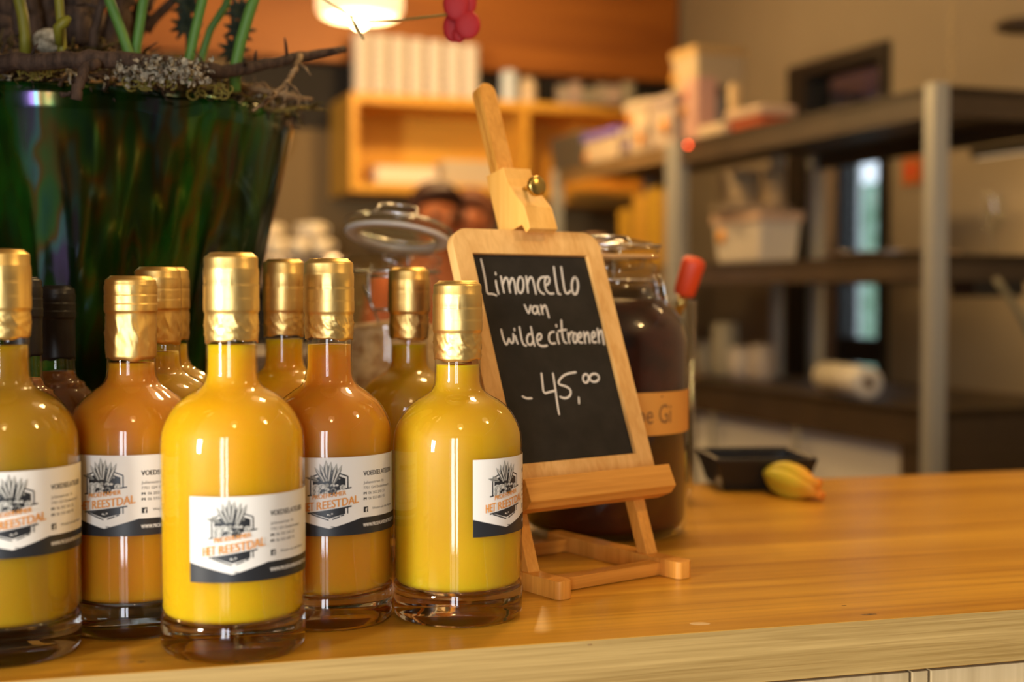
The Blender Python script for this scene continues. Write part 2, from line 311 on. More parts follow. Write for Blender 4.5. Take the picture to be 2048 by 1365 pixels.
def bottle(px, Y, R, top, bulge, bottom, fill, liq, label, sh=0.0, rot=0.0, lab=(.0665, 0), capr=.0160, seed=1, dark=False):
    x = (px - CX) / F * Y * 1.0; top += DZ; bulge += DZ; bottom += DZ; fill += DZ; sh += DZ
    if lab: lab = (lab[0] + DZ, lab[1])
    g = 'gold capped bottles of yellow lemon liqueur on the worktop' if not dark else 'black capped bottles behind the yellow ones'
    t = thing('liqueur_bottle', (0, 0, 0), label, 'bottle', g)
    rnd = random.Random(seed); nk = .0148 if not dark else .0118
    prof = body_profile(R, sh, top - .012)
    if dark: prof = [(min(r, R) if z < .13 + sh else r * (nk / .0148) if z > .150 + sh else r * .86, z) for r, z in prof]
    sm = MB(); sm.lathe(prof, 72); sm.build('bottle_glass', SHELL, t, flip=False)
    bs = MB(); bs.lathe([(.0002, .005), (R * .55, .0042), (R - .012, .0016), (R - .0085, .0002), (R - .006, 0), (R - .003, .0008), (R - .0009, .003), (R, .0065), (R, .0195), (R - .0006, .0226), (R - .0020, .0240), (R * .8, .0240), (.0002, .0240)], 72)
    bs.build('thick_glass_base', GLASS, t)
    # liquid
    lp = [(.0002, .0190)] + [(R * .60, .0200), (R * .84, .0212), (R - .0035, .0225), (R - .0016, .0262)] + [(max(.001, r - .0011), z) for r, z in prof[1:] if z < fill] + [(nk - .0011, fill), (.0002, fill)]
    lm = MB(); lm.lathe(lp, 64); lm.build('liqueur', liq, t)
    # capsule
    h = top - bulge; cr = capr; cp = [(.0002, top - .0016), (cr - .0062, top - .0015), (cr - .0050, top - .0003), (cr - .0038, top), (cr - .0030, top - .0008), (cr - .0022, top - .0016), (cr - .0010, top - .0022), (cr - .0004, top - .0036)]
    z = top - .0036; bands = [(.27, -.0006, .0001), (.32, -.0001, .0002), (.52, -.0001, -.0003), (.57, .0002, .0002), (.76, .0001, .0001), (.80, .0003, .0003), (.97, .0003, .0002)]
    for fz, d1, d2 in bands:
        zz = top - h * fz; cp += [(cr + d1 * .7, zz + .0008), (cr + d2 * .7, zz)]
    cp += [(cr - .0002, bulge + .0003), (nk + .0006, bulge - .0009)]
    n0 = len(cp); NS = 12
    for k in range(1, NS + 1): cp.append((nk + .0005, bulge - .0009 - (bulge - .0009 - bottom) * k / NS))
    cp.append((nk + .0002, bottom))
    ph = [rnd.uniform(0, 6.28) for _ in range(6)]
    def mod(r, z, a, j):
        w = 0
        if j >= n0:
            t_ = min(1, (j - n0) / NS); f = sin(pi * min(1, t_ * 1.1 + .1)) ** .5
            w = (abs(sin(3.5 * a + ph[0] + 6 * t_ + 1.5 * sin(4 * t_ + ph[1]))) ** 6 * .00040 + abs(sin(5.5 * a + ph[2] - 9 * t_ * t_)) ** 10 * .00045 + abs(sin(9 * a + 14 * t_ + ph[4])) ** 8 * .0003) * f
            if dark: w = 0
            if j >= n0 + NS - 1: z += .0009 * sin(a * 2 + ph[3]) + .0005 * sin(7 * a + ph[4])
        elif .35 * h < top - z < .55 * h and not dark:
            w = abs(sin(8 * a + ph[5])) ** 8 * .0003 * max(0, sin(3 * a))
        return r + w, z
    cm = MB(); cm.lathe(cp, 120, mod=mod); cm.build('capsule', BLACKCAP if dark else GOLD, t)
    if lab:
        key = round(R, 5)
        if key not in _lab: o = label_mesh(R).build('label', LABM, t, flip=False); _lab[key] = o.data
        else: o = bpy.data.objects.new('label', _lab[key]); C.objects.link(o); o.parent = t
        o.location = (0, 0, lab[0]); o.rotation_euler[1] = 0; o.rotation_euler[2] = lab[1]
    t.location = (x, Y, 0); t.rotation_euler[2] = rot
    return t
YEL = liquid('liqueur_yellow', (.76, .44, .006), (.70, .36, .004)); AMB = liquid('liqueur_amber', (.62, .27, .010), (.54, .19, .006)); GRN = liquid('liqueur_gold', (.60, .38, .008), (.52, .29, .005))
GRN_SHADE = liquid('liqueur_gold_shaded', (.42, .25, .006), (.36, .19, .004)); DRK = liquid('liqueur_brown', (.22, .08, .012), (.14, .045, .006))  # first one: shade on the leftmost bottle, put into a darker gold liquid
# label turn: faces the camera when rot = -atan2(x, y)
def facing(px): return -atan2((px - CX), F)
bottle(5, .768, .042, .2316, .1965, .1805, .176, GRN_SHADE, 'yellow liqueur bottle cut off by the left edge of the photo', lab=(.0590, facing(7) + .10), seed=2)
bottle(463, .778, .042, .2299, .1950, .1780, .176, YEL, 'front bright yellow liqueur bottle standing nearest the worktop edge', lab=(.0440, facing(463)), seed=3)
bottle(262, .826, .0394, .2171, .1944, .1654, .163, AMB, 'amber liqueur bottle with a short gold cap between left and front bottles', lab=(.0610, facing(262) - .42), seed=4, sh=-.002)
bottle(658, .849, .0402, .2284, .1933, .1771, .1735, AMB, 'amber liqueur bottle just right behind the front bottle, whole address readable', lab=(.0570, facing(658)), seed=5, sh=-.004)
bottle(915, .858, .042, .2144, .1813, .1632, .160, GRN, 'rightmost gold yellow liqueur bottle, beside the easel, label turned right', lab=(.0545, facing(915) + .82), seed=6, sh=-.009)
bottle(818, 1.052, .042, .2269, .1912, .1704, .166, GRN, 'liqueur bottle behind the rightmost one, in front of the clip-top jar', lab=None, seed=7, sh=-.006, capr=.0166)
bottle(568, 1.02, .042, .2326, .1922, .1738, .171, YEL, 'liqueur bottle at the back, seen between the two front necks', lab=None, seed=8, sh=-.004)
bottle(316, .920, .042, .2247, .1949, .1716, .166, GRN, 'liqueur bottle behind the short capped amber one', lab=None, seed=9)
bottle(336, 1.003, .042, .2262, .1945, .1710, .168, GRN, 'hindmost liqueur bottle, a sliver of it right of the one before it', lab=None, seed=10)
bottle(115, .960, .036, .2122, .1879, .1586, .150, DRK, 'brown liqueur bottle with black cap, second from left behind', lab=None, seed=11, dark=True, capr=.0127, sh=-.007)
bottle(46, .880, .036, .2176, .1900, .1648, .150, DRK, 'brown liqueur bottle with black cap, mostly hidden by the leftmost bottle', lab=None, seed=12, dark=True, capr=.0127, sh=-.007)
# ================================================================== easel and chalkboard
EA = radians(36.5); EL = radians(21); P0 = Vector((.05675, .94509, .01658))
EN = Vector((sin(EA) * cos(EL), -cos(EA) * cos(EL), sin(EL))); EU = Vector((cos(EA), sin(EA), 0)); EV = EN.cross(EU)
if EV.z < 0: EV = -EV
ED = Vector((-sin(EA), cos(EA), 0)); PG = Vector((P0.x, P0.y, 0))
def ef(u, v, n): return (P0 + EU * u + EV * v + EN * n) * KS
def gf(u, d, z): return (PG + EU * u + ED * d + Vector((0, 0, z))) * KS
BN = .007
def uvb(px, py, n=BN):
    r = ray(px, py); o = Vector((0, 0, .2053)); t = ((P0 + EN * n - o).dot(EN)) / r.dot(EN); q = o + r * t - P0; return q.dot(EU), q.dot(EV)
ez = thing('tabletop_easel', gf(.01, .03, 0), 'small beech tabletop easel holding the chalkboard, right of the bottles', 'easel')
def rr(u0, u1, v0, v1, rads, n=8):
    out = []
    for (cx, cy, a0), r in zip((((u0), (v0), 180), ((u1), (v0), 270), ((u1), (v1), 0), ((u0), (v1), 90)), rads):
        sx = r if cx == u0 else -r; sy = r if cy == v0 else -r
        for k in range(n + 1):
            a = radians(a0 + 90 * k / n); out.append((cx + sx + r * cos(a), cy + sy + r * sin(a)))
    return out
for u0, u1, de in ((-.0585, -.0455, .105), (.052, .0662, .119)):
    m = MB(); m.prism([rr(u0, u1, -.036, de, (.0045, .0045, .003, .003))], .0002, .0125, gf); m.build('runner', BEECH_X if 0 else BEECH, ez, bevel=.0005)
m = MB(); m.prism([[(-.046, -.017), (.0525, -.017), (.0525, -.005), (-.046, -.005)]], .0006, .0095, gf); m.build('front_crossbar', BEECH_X, ez, bevel=.0006)
m = MB(); m.prism([[(-.046, .092), (.0525, .092), (.0525, .103), (-.046, .103)]], .0006, .0105, gf); m.build('rear_crossbar', BEECH_X, ez, bevel=.0006)
for u0, u1 in ((-.0557, -.0457), (.0548, .0655)):
    m = MB(); m.prism([[(u0, -.006), (u1, -.006), (u1, .235), (u0, .235)]], -.0125, -.0022, ef); m.build('leg', BEECH, ez, bevel=.0005)
m = MB(); m.prism([[(-.0457, .212), (.0548, .212), (.0548, .228), (-.0457, .228)]], -.0120, -.0028, ef); m.build('top_crossbar', BEECH_X, ez, bevel=.0006)
def uf(v, n, u): return ef(u, v, n)
m = MB(); m.prism([[(.0580, .0125), (.0585, .0190), (.0415, .0208), (.0375, .0140), (.0375, -.0022), (.0470, -.0022), (.0470, .0125)]], -.0575, .0792, uf); m.build('tray', BEECH_X, ez, bevel=.0006)
for n0, n1 in ((-.0168, -.0122), (-.0105, -.0060)):
    m = MB(); m.prism([rr(.0022, .0178, .20, .386, (.001, .001, .0076, .0076))], n0, n1, ef); m.build('mast_slat', BEECH, ez, bevel=.0004)
m = MB(); m.prism([rr(.0040, .0160, .20, .384, (.001, .001, .0058, .0058))], -.0123, -.0104, ef); m.build('mast_core', mat('groove_wood', (.30, .13, .04), .7), ez)
u0, u1 = -.0025, .0245
cl = [(.3085, -.0172), (.3080, -.0135), (.3053, .0062), (.2960, .0064), (.2880, .0085), (.2800, .0122), (.2720, .0168), (.2660, .0200), (.2480, .0208), (.2466, .0150), (.2545, .0122), (.2552, -.0001), (.2600, -.0172)]
m = MB(); m.prism([cl], u0, u1, uf); m.build('clamp_block', wood('beech_pale', (.78, .38, .07), (.92, .50, .12), 'z', 200, 10, .45), ez, bevel=.0006)
sc = thing  # screw
a0 = ef(.0105, .2870, .005); ax = (EN * .92 - EV * .26).normalized()
m = MB(); m.tube([a0, a0 + ax * .020], .0019, 12); scr = m.build('thumb_screw', BRASS, ez)
Rm = ax.to_track_quat('Z', 'Y').to_matrix()
m = MB(); m.lathe([(.0001, 0), (.0066, 0), (.0076, .0006), (.0079, .0012), (.0079, .0046), (.0072, .0054), (.0001, .0056)], 40, c=a0 + ax * .0175, R=Rm,
                  mod=lambda r, z, a, j: (r + (.00018 * (int(a * 60 / pi) % 2) if 2 < j < 6 else 0), z)); m.build('knurled_head', BRASS, ez)
m = MB(); m.tube([ef(.010, .205, -.018), gf(.003, .095, .008)], .0042, 4); m.build('back_leg', BEECH, ez)
# chalkboard: frame, slate, chalk writing
tlu, tlv = uvb(945, 506); tru, trv = uvb(1176, 510); bru, brv = uvb(1272, 907)
iu0, iu1, iv0, iv1 = tlu, (tru + bru) / 2, brv, tlv
ou0 = uvb(922, 561)[0]; ou1 = uvb(1207, 520)[0]; ov1 = uvb(1050, 461)[1]; ov0 = .0472
cb = thing('chalkboard', ef((ou0 + ou1) / 2, ov0, 0), 'pine framed chalkboard lettered in white with a price, resting on the easel', 'chalkboard')
outer = rr(ou0, ou1, ov0, ov1, (.010, .010, .0145, .0145)); inner = [(iu0, iv0), (iu1, iv0), (iu1, iv1), (iu0, iv1)]
m = MB(); m.prism([outer, inner[::-1]], -.0016, BN, ef); m.build('frame', PINE, cb, bevel=.0006)
m = MB(); m.prism([[(iu0 - .001, iv0 - .001), (iu1 + .001, iv0 - .001), (iu1 + .001, iv1 + .001), (iu0 - .001, iv1 + .001)]], -.0004, .0036, ef); m.build('slate_panel', SLATE, cb)
def arc(cx, cy, rx, ry, a0=0, a1=360, n=14): return [(cx + rx * cos(radians(a0 + (a1 - a0) * k / n)), cy + ry * sin(radians(a0 + (a1 - a0) * k / n))) for k in range(n + 1)]
ST = [[(75, 65), (88, 120), (100, 180), (110, 240), (118, 302), (140, 300), (158, 302), (180, 312)], [(176, 212), (182, 255), (195, 300)], [(174, 158), (175, 168)],
      [(210, 182), (220, 240), (232, 292)], [(222, 240), (235, 200), (248, 186), (258, 205), (266, 245), (274, 290)], [(268, 245), (278, 205), (290, 188), (302, 215), (308, 250), (314, 298)],
      arc(345, 240, 21, 56, -80, 290), [(383, 182), (390, 240), (396, 292)], [(390, 240), (402, 198), (418, 182), (430, 205), (440, 250), (450, 300)],
      [(512, 185), (485, 188), (466, 210), (462, 250), (478, 288), (505, 302)], [(512, 242), (535, 235), (545, 205), (532, 180), (515, 190), (508, 230), (520, 280), (545, 302), (570, 298)],
      [(572, 118), (580, 180), (590, 250), (602, 300)], [(602, 300), (618, 304)], [(622, 118), (632, 190), (642, 260), (652, 298), (672, 298), (685, 280)], arc(716, 246, 22, 60, -90, 280),
      [(373, 378), (386, 410), (400, 440), (408, 405), (414, 382)], arc(443, 410, 18, 26, -60, 290), [(460, 385), (464, 415), (474, 440)], [(484, 380), (490, 410), (496, 438)], [(490, 412), (502, 384), (514, 378), (522, 400), (530, 430), (538, 462)],
      [(213, 545), (222, 590), (240, 640), (252, 650), (262, 620), (268, 600), (276, 630), (290, 640), (300, 620), (298, 575)], [(312, 590), (318, 615), (328, 640)], [(304, 540), (305, 550)],
      [(340, 528), (348, 575), (358, 625), (370, 650), (386, 655)], arc(414, 612, 22, 38, -60, 290), [(420, 528), (428, 570), (436, 620), (446, 655)],
      [(462, 622), (490, 610), (496, 585), (482, 570), (464, 585), (460, 620), (474, 650), (502, 660), (532, 654)],
      [(580, 560), (558, 562), (544, 585), (546, 620), (562, 642), (590, 638)], [(604, 570), (606, 605), (616, 640)], [(597, 514), (598, 524)], [(632, 482), (634, 530), (640, 590), (652, 632), (668, 636)], [(612, 556), (640, 548), (666, 546)],
      [(678, 568), (682, 600), (690, 636)], [(684, 600), (694, 570), (708, 560), (716, 568)], arc(728, 602, 14, 34, -80, 290), [(748, 606), (768, 598), (774, 578), (764, 562), (750, 578), (748, 610), (758, 634), (780, 634)],
      [(790, 562), (794, 600), (800, 636)], [(796, 600), (806, 570), (818, 560), (824, 590), (830, 634)], [(844, 604), (864, 596), (870, 572), (858, 556), (845, 574), (844, 608), (854, 634), (876, 630)],
      [(884, 540), (890, 590), (896, 634)], [(892, 590), (902, 556), (914, 546), (922, 590), (930, 644)],
      [(360, 1002), (385, 1016), (420, 1014)], [(488, 846), (494, 910), (502, 984), (540, 972), (582, 962)], [(566, 846), (578, 920), (590, 1010), (600, 1080), (608, 1122)],
      [(722, 836), (680, 842), (640, 856), (606, 892), (604, 920), (650, 930), (684, 950), (690, 985), (668, 1012), (636, 1014), (616, 1004)], [(742, 1010), (744, 1048)],
      arc(790, 878, 20, 30, 0, 360), arc(848, 874, 32, 28, 0, 360)]
def smooth(p):
    for _ in range(2):
        if len(p) < 3: break
        q = [p[0]]
        for a, b_ in zip(p[:-1], p[1:]): q += [(a[0] * .75 + b_[0] * .25, a[1] * .75 + b_[1] * .25), (a[0] * .25 + b_[0] * .75, a[1] * .25 + b_[1] * .75)]
        p = q + [p[-1]]
    return p
m = MB()
for k, s_ in enumerate(ST):
    q = []
    for x, y in smooth(s_):
        u, v = uvb(940 + (x - (max(0, x - 215) * .022 if 475 < y < 665 else 0)) / 3.413, 500 + y / 3.413, .0037); q.append((u, v))
    w = .00086
    L_, R_ = [], []
    n = len(q)
    for i in range(n):
        d = Vector(q[min(i + 1, n - 1)]) - Vector(q[max(i - 1, 0)]); d = d.normalized() if d.length > 1e-9 else Vector((1, 0)); o = Vector((-d.y, d.x)) * w
        L_.append(Vector(q[i]) + o); R_.append(Vector(q[i]) - o)
    lay = .0037 + .00002 * (k % 4)
    vs = [ef(p.x, p.y, lay) for p in L_ + R_]; m.add(vs, [(i, i + 1, n + i + 1, n + i) for i in range(n - 1)], 0)
    for e in (q[0], q[-1]): m.add([ef(e[0] + w * cos(pi * j / 5), e[1] + w * sin(pi * j / 5), lay) for j in range(10)], [tuple(range(10))], 0)
m.build('chalk_writing', CHALK, cb, flip=False)
# ================================================================== clip-top jars
WIRE = mat('steel_wire', (.62, .63, .64), .25, metal=1); RUB = mat('pale_rubber', (.88, .86, .78), .6)
def clip_jar(px, Y, R, neck, top, label, open_lid, liquid_m=None, fill=.2, paper=None, zs=None):
    x = (px - CX) / F * Y; t = thing('clip_top_jar', (0, 0, 0), label, 'jar', None)
    sh = top - .092
    out = [(R - .008, .001), (R - .002, .004), (R, .010), (R, sh), (R * .985, sh + .008), (R * .93, sh + .018), (R * .83, sh + .028), (R * .72, sh + .036), (neck + .002, sh + .044), (neck - .002, sh + .050), (neck - .001, sh + .056), (neck + .004, sh + .060), (neck + .004, sh + .066), (neck - .001, sh + .070)]
    z1 = sh + .072
    m = MB(); m.lathe([(.0005, .004), (R - .02, .003)] + out, 64); m.build('jar_glass', JARG, t, flip=False)
    if liquid_m:
        lp = [(.0005, .008), (R - .006, .008), (R - .0025, .014)] + [(r - .0022, z) for r, z in out[3:] if z < fill] + [(.0005, fill)]
        m = MB(); m.lathe(lp, 56); m.build('contents', liquid_m, t)
    lid = bpy.data.objects.new('lid', None); C.objects.link(lid)
    rr_ = neck + .006
    lm = MB(); lm.lathe([(.0005, .014), (rr_ * .6, .013), (rr_ * .86, .0105), (rr_ * .93, .007), (rr_, .0045), (rr_, .001), (rr_ - .004, 0), (rr_ - .010, -.002), (rr_ - .014, -.012), (rr_ - .022, -.013), (.0005, -.012)], 56)
    bpy.data.objects.remove(lid)
    lido = lm.build('lid', JARG if open_lid else thin_glass('lid_glass', (.90, .88, .82), .03), t, flip=False)
    g = MB(); g.lathe([(rr_ - .013, -.0005), (rr_ + .0005, -.0012), (rr_ + .0012, -.0028), (rr_ - .001, -.0044), (rr_ - .013, -.0036), (rr_ - .013, -.0005)], 56); gk = g.build('rubber_gasket', RUB if open_lid else mat('amber_rubber', (.70, .42, .16), .5), t)
    w = MB()
    w.tube([((rr_ + .001) * cos(a), (rr_ + .001) * sin(a), .0068) for a in [2 * pi * k / 40 for k in range(41)]], .0013, 8)
    hb_ = 1.0 if open_lid else .35
    w.tube([(-.019, -rr_ * .9, .008), (-.017, -rr_ * .55, .010 + .010 * hb_), (-.008, -rr_ * .35, .010 + .014 * hb_), (.008, -rr_ * .35, .010 + .014 * hb_), (.017, -rr_ * .55, .010 + .010 * hb_), (.019, -rr_ * .9, .008)], .0014, 8)
    wk = w.build('wire_bail', WIRE, t)
    if open_lid: T = Matrix.Translation((.006, .004, z1 + .016)) @ Matrix.Rotation(radians(6), 4, 'Y') @ Matrix.Rotation(radians(-13), 4, 'X')
    else: T = Matrix.Translation((0, 0, z1 + .004))
    for o in (lido, gk, wk): o.data.transform(T)
    n = MB()
    n.tube([((neck + .002) * cos(a), (neck + .002) * sin(a), sh + .053) for a in [2 * pi * k / 40 for k in range(41)]], .0014, 8); n.build('neck_wire', WIRE, t)
    c = MB(); yy = -(neck + .008); zc = sh + .052
    for sx in (-1, 1): c.tube([(sx * .013, yy + .004, zc + .006), (sx * .016, yy, zc - .004), (sx * .015, yy - .002, zc - .018), (sx * .012, yy - .004, zc - .034)], .0013, 8)
    c.tube([(-.012, yy - .004, zc - .034), (.012, yy - .004, zc - .034)], .0013, 8); c.tube([(-.016, yy, zc - .004), (.016, yy, zc - .004)], .0013, 8)
    c.tube([(-.020, yy - .001, zc - .012), (-.006, yy - .006, zc - .046)], .0012, 8)
    ck = c.build('clasp', WIRE, t)
    hb = MB(); hb.tube([(-.012, -yy, zc), (-.012, -yy + .004, zc + .022), (.012, -yy + .004, zc + .022), (.012, -yy, zc)], .0013, 8); hb.build('hinge', WIRE, t)
    if not open_lid: ck.rotation_euler[2] = radians(95)
    if paper:
        z0, z3, a0, a1 = paper; p = MB(); vs = []; nn = 24
        for k in range(nn + 1):
            a = radians(a0 + (a1 - a0) * k / nn)
            for z in (z0, z3): vs.append(((R + .0006) * cos(a), (R + .0006) * sin(a), z))
        p.add(vs, [(2 * k, 2 * k + 2, 2 * k + 3, 2 * k + 1) for k in range(nn)], 0, True)
        for s_, x0, w_, h_, dz in (('oe Gi', -.014, .036, .016, .010), ("'", .010, .002, .004, .029)):
            vv, ff, wd = text2d(s_); p.add([((R + .0010) * cos(radians(-62) + (x0 + vx * w_ / wd) / R), (R + .0010) * sin(radians(-62) + (x0 + vx * w_ / wd) / R), z0 + dz + vy * h_ / .7) for vx, vy in vv], ff, 1)
        p.build('paper_label', [mat('kraft_label', (.66, .30, .05), .6), mat('pencil', (.22, .10, .03), .7)], t, flip=False)
    t.location = (x, Y, 0); return t
DJ = noise_col(mat('dark_infusion', rough=.35, sss=.0, spec=.4), (.008, .002, .001), (.085, .012, .003), (10, 10, 16), 5, .6, lo=.36, hi=.72)
clip_jar(1209, 1.165, .073, .0415, .2600, 'large clip-top jar of dark red infusion behind the chalkboard, kraft paper label', False, DJ, .206, (.091, .127, -150, -8))
CONT = noise_col(mat('dried_peel', rough=.7), (.34, .16, .05), (.74, .56, .34), (45, 45, 45), 3, .6, lo=.35, hi=.62, bump=.6, bdist=.004)
clip_jar(783, 1.25, .070, .0435, .2690, 'clip-top jar with raised glass lid and pale contents behind the bottles', True, CONT, .185)
# glass beaker with a red handled brush behind the dark jar
bk = thing('glass_beaker', at(1303, 590, 1.36).xy.to_3d(), 'tall clear glass beaker behind the dark jar, holding the red handled brush', 'beaker')
m = MB(); m.lathe([(.001, .004), (.040, .003), (.044, .008), (.046, .20), (.047, .203), (.0445, .203), (.0425, .010), (.001, .008)], 48, c=bk.location); m.build('beaker_glass', JARG, bk, flip=False)
h0 = at(1368, 588, 1.345); h1 = at(1389, 520, 1.335); d_ = (h1 - h0).normalized()
br = thing('pastry_brush', h0, 'brush with a red handle leaning out of the beaker right of the dark jar', 'brush')
m = MB(); m.tube([h0 - d_ * .002, h0, h0 + d_ * .004, h1 - d_ * .004, h1, h1 + d_ * .002], [.006, .0105, .0112, .0122, .0110, .007], 20); m.build('handle', mat('red_handle', (.62, .055, .012), .45), br)
m = MB(); m.tube([h0 - d_ * .022 - Vector((.0, 0, 0)), h0 - d_ * .001], .0048, 14); m.build('ferrule', BRASS, br)
m = MB(); m.tube([h0 - d_ * .15, h0 - d_ * .02], .0032, 10); m.build('shaft', BEECH, br)
# black punnet and courgette flower
p0 = ground(1448, 984); pn = thing('food_tray', p0, 'black plastic food tray near the back edge of the worktop', 'tray')
TU = Vector((cos(radians(4)), sin(radians(4)), 0)); TN = Vector((-TU.y, TU.x, 0))
def tf(u, v, w): return p0 + TU * u + TN * v + Vector((0, 0, w))
W_, D_, H_ = .088, .088, .036; vs = []
def ring(g, z): return [tf(-g, -g, z), tf(W_ + g, -g, z), tf(W_ + g, D_ + g, z), tf(-g, D_ + g, z)]
vs = ring(0, .001) + ring(.006, H_) + ring(.010, H_) + ring(.010, H_ - .003) + ring(-.001, .003) + ring(.0045, H_ - .0008)
fs = [(0, 1, 2, 3), (16, 17, 18, 19)]
for a, b_ in ((0, 12), (12, 8), (8, 4), (4, 20), (20, 16)):
    for k in range(4): j = (k + 1) % 4; fs.append((a + k, a + j, b_ + j, b_ + k))
m = MB(); m.add(vs, fs); m.build('tray_shell', BLACKP, pn, bevel=.001)
m = MB(); m.box(tf(.040, .045, .014), (.05, .05, .018)); m.build('tray_lining', mat('dark_lining', (.03, .02, .02), .6), pn, bevel=.004)
fl0 = ground(1535, 985) + Vector((.001, 0, .020)); fl1 = ground(1634, 1004) + Vector((0, 0, .012))
fl = thing('courgette_flower', ground(1582, 1000), 'closed yellow green courgette flower with orange tips in front of black tray', 'flower')
fl.location.z = 0
PET = mat('petal', rough=.6, sss=.2, scale=.004)
N_, L_n, B_ = nodes(PET)
_tc_ = N_.new('ShaderNodeTexCoord'); _sx = N_.new('ShaderNodeSeparateXYZ'); _cr = N_.new('ShaderNodeValToRGB'); _mr = N_.new('ShaderNodeMapRange')
L_n.new(_tc_.outputs['Object'], _sx.inputs[0]); L_n.new(_sx.outputs[0], _mr.inputs[0]); _mr.inputs[1].default_value = -.026; _mr.inputs[2].default_value = .028
L_n.new(_mr.outputs[0], _cr.inputs[0]); _e = _cr.color_ramp.elements; _e[0].color = (.50, .46, .03, 1); _e[1].color = (.85, .28, .02, 1); _x = _e.new(.5); _x.color = (.72, .52, .03, 1)
L_n.new(_cr.outputs[0], B_.inputs['Base Color'])
ax_ = (fl1 - fl0).normalized(); sd = ax_.orthogonal().normalized(); s2 = ax_.cross(sd)
for k in range(5):
    a = 2 * pi * k / 5 + .3; o = sd * cos(a) + s2 * sin(a); m = MB(); pts = []; ra = []
    for i in range(9):
        t_ = i / 8; off = .0095 * sin(pi * min(1, t_ * .9 + .12)) ; pts.append(fl0.lerp(fl1, t_ * (1 + .05 * sin(k * 2.4))) + o * (off + .006 * max(0, t_ - .8) * 5 * (k % 2 + .4))); ra.append(.0015 + .0088 * sin(pi * (t_ * .72 + .10)) * (1 if t_ < .8 else .62 if k % 2 else .8))
    m.tube(pts, ra, 14); m.build('petal', PET, fl)
m = MB(); m.tube([fl0 - ax_ * .012, fl0 + ax_ * .003], [.0035, .0075], 12); m.build('stalk', mat('stalk_green', (.20, .28, .05), .6), fl)
# ================================================================== green vase and planting
VC = Vector((-.400, 1.22, 0)); VH = .3700 + DZ
vase = thing('glass_vase', VC, 'large dark green iridescent glass vase behind the bottles at the left', 'vase')
vp = [(.0005, .002), (.100, .001), (.112, .006), (.120, .03), (.133, .09), (.147, .15), (.160, .205), (.172, .255), (.183, .30), (.191, .335), (.1965, .358), (.197, VH - .002), (.1955, VH), (.1935, VH - .003), (.188, .335), (.169, .255), (.150, .18)]
def vmod(r, z, a, j):
    if j < 3: return r, z
    k = max(0, min(1, (.31 - z) / .16)); fold = .0018 * sin(13 * a + 2 * sin(a * 2)) + .0012 * sin(29 * a + 1.3 * sin(5 * a)) + .0006 * sin(47 * a)
    dr = .0035 * max(0, sin(z * 30 + 1.6)) * sin(4 * a + .8) * (1 - k)
    return r + fold * k * .9 + dr, z
fine = []
for (r0, z0), (r1, z1) in zip(vp[:-1], vp[1:]):
    n = 4 if z1 - z0 > .02 else 1
    for k in range(n): fine.append((r0 + (r1 - r0) * k / n, z0 + (z1 - z0) * k / n))
fine.append(vp[-1])
m = MB(); m.lathe(fine, 240, c=VC, mod=vmod)
VG = mat('green_glass', (.002, .03, .006), .11, spec=1.0, ior=1.6, coat=.0)
noise_col(VG, (.002, .005, .001), (.006, .055, .004), (26, 26, 2.2), 3, .55, lo=.38, hi=.62, c3=(.004, .018, .002))
N_, L_n, B_ = nodes(VG)
_tc_ = N_.new('ShaderNodeTexCoord'); _mp = N_.new('ShaderNodeMapping'); _mp.inputs['Scale'].default_value = (34, 34, 9); _nz = N_.new('ShaderNodeTexNoise'); _nz.inputs['Scale'].default_value = 1; _cr = N_.new('ShaderNodeValToRGB')
L_n.new(_tc_.outputs['Object'], _mp.inputs[0]); L_n.new(_mp.outputs[0], _nz.inputs['Vector']); L_n.new(_nz.outputs[0], _cr.inputs[0]); _e = _cr.color_ramp.elements; _e[0].position = .36; _e[0].color = (.15, .5, .4, 1); _e[1].position = .66; _e[1].color = (.4, .25, .7, 1)
for _p, _c in ((.45, (.25, .6, .2, 1)), (.52, (.6, .35, .12, 1)), (.59, (.35, .8, .9, 1))): _x = _e.new(_p); _x.color = _c
L_n.new(_cr.outputs[0], B_.inputs['Specular Tint'])
m.build('vase_body', VG, vase)
m = MB(); m.lathe([(.0005, .33), (.12, .335), (.186, .338)], 40, c=VC); soil = m.build('soil', noise_col(mat('soil', rough=.9), (.015, .008, .003), (.09, .05, .02), (60, 60, 60)), vase)
MOSS = noise_col(mat('moss', rough=.9), (.04, .035, .006), (.26, .21, .04), (90, 90, 90), 4, .7, lo=.35, hi=.65, c3=(.12, .08, .02))
BARK = noise_col(mat('bark', rough=.85), (.018, .010, .006), (.11, .065, .04), (120, 120, 30), 5, .7, lo=.35, hi=.68, bump=.8, bdist=.002)
TWG = noise_col(mat('twig_bark', rough=.85), (.09, .05, .02), (.36, .24, .12), (120, 120, 60), 4, .7)
LICH = noise_col(mat('lichen', rough=.9), (.10, .08, .045), (.50, .45, .33), (140, 140, 140), 3, .6)
m = MB(); rnd = random.Random(3)
for i in range(1500):                                       # tangled moss and root fibres
    a = rnd.uniform(0, 2 * pi); r = .185 * sqrt(rnd.random()); p = VC + Vector((r * cos(a), r * sin(a), VH - .012 + .058 * (1 - (r / .2) ** 2) + rnd.uniform(0, .012)))
    d = Vector((rnd.uniform(-1, 1), rnd.uniform(-1, 1), rnd.uniform(-.3, .5))).normalized(); e = Vector((rnd.uniform(-1, 1), rnd.uniform(-1, 1), rnd.uniform(-.6, .6))) * .006
    l = rnd.uniform(.010, .030); m.tube([p, p + d * l * .5 + e, p + d * l], [rnd.uniform(.0008, .0022), rnd.uniform(.0008, .002), .0004], 5, mi=rnd.choice((0, 0, 1, 1, 2)))
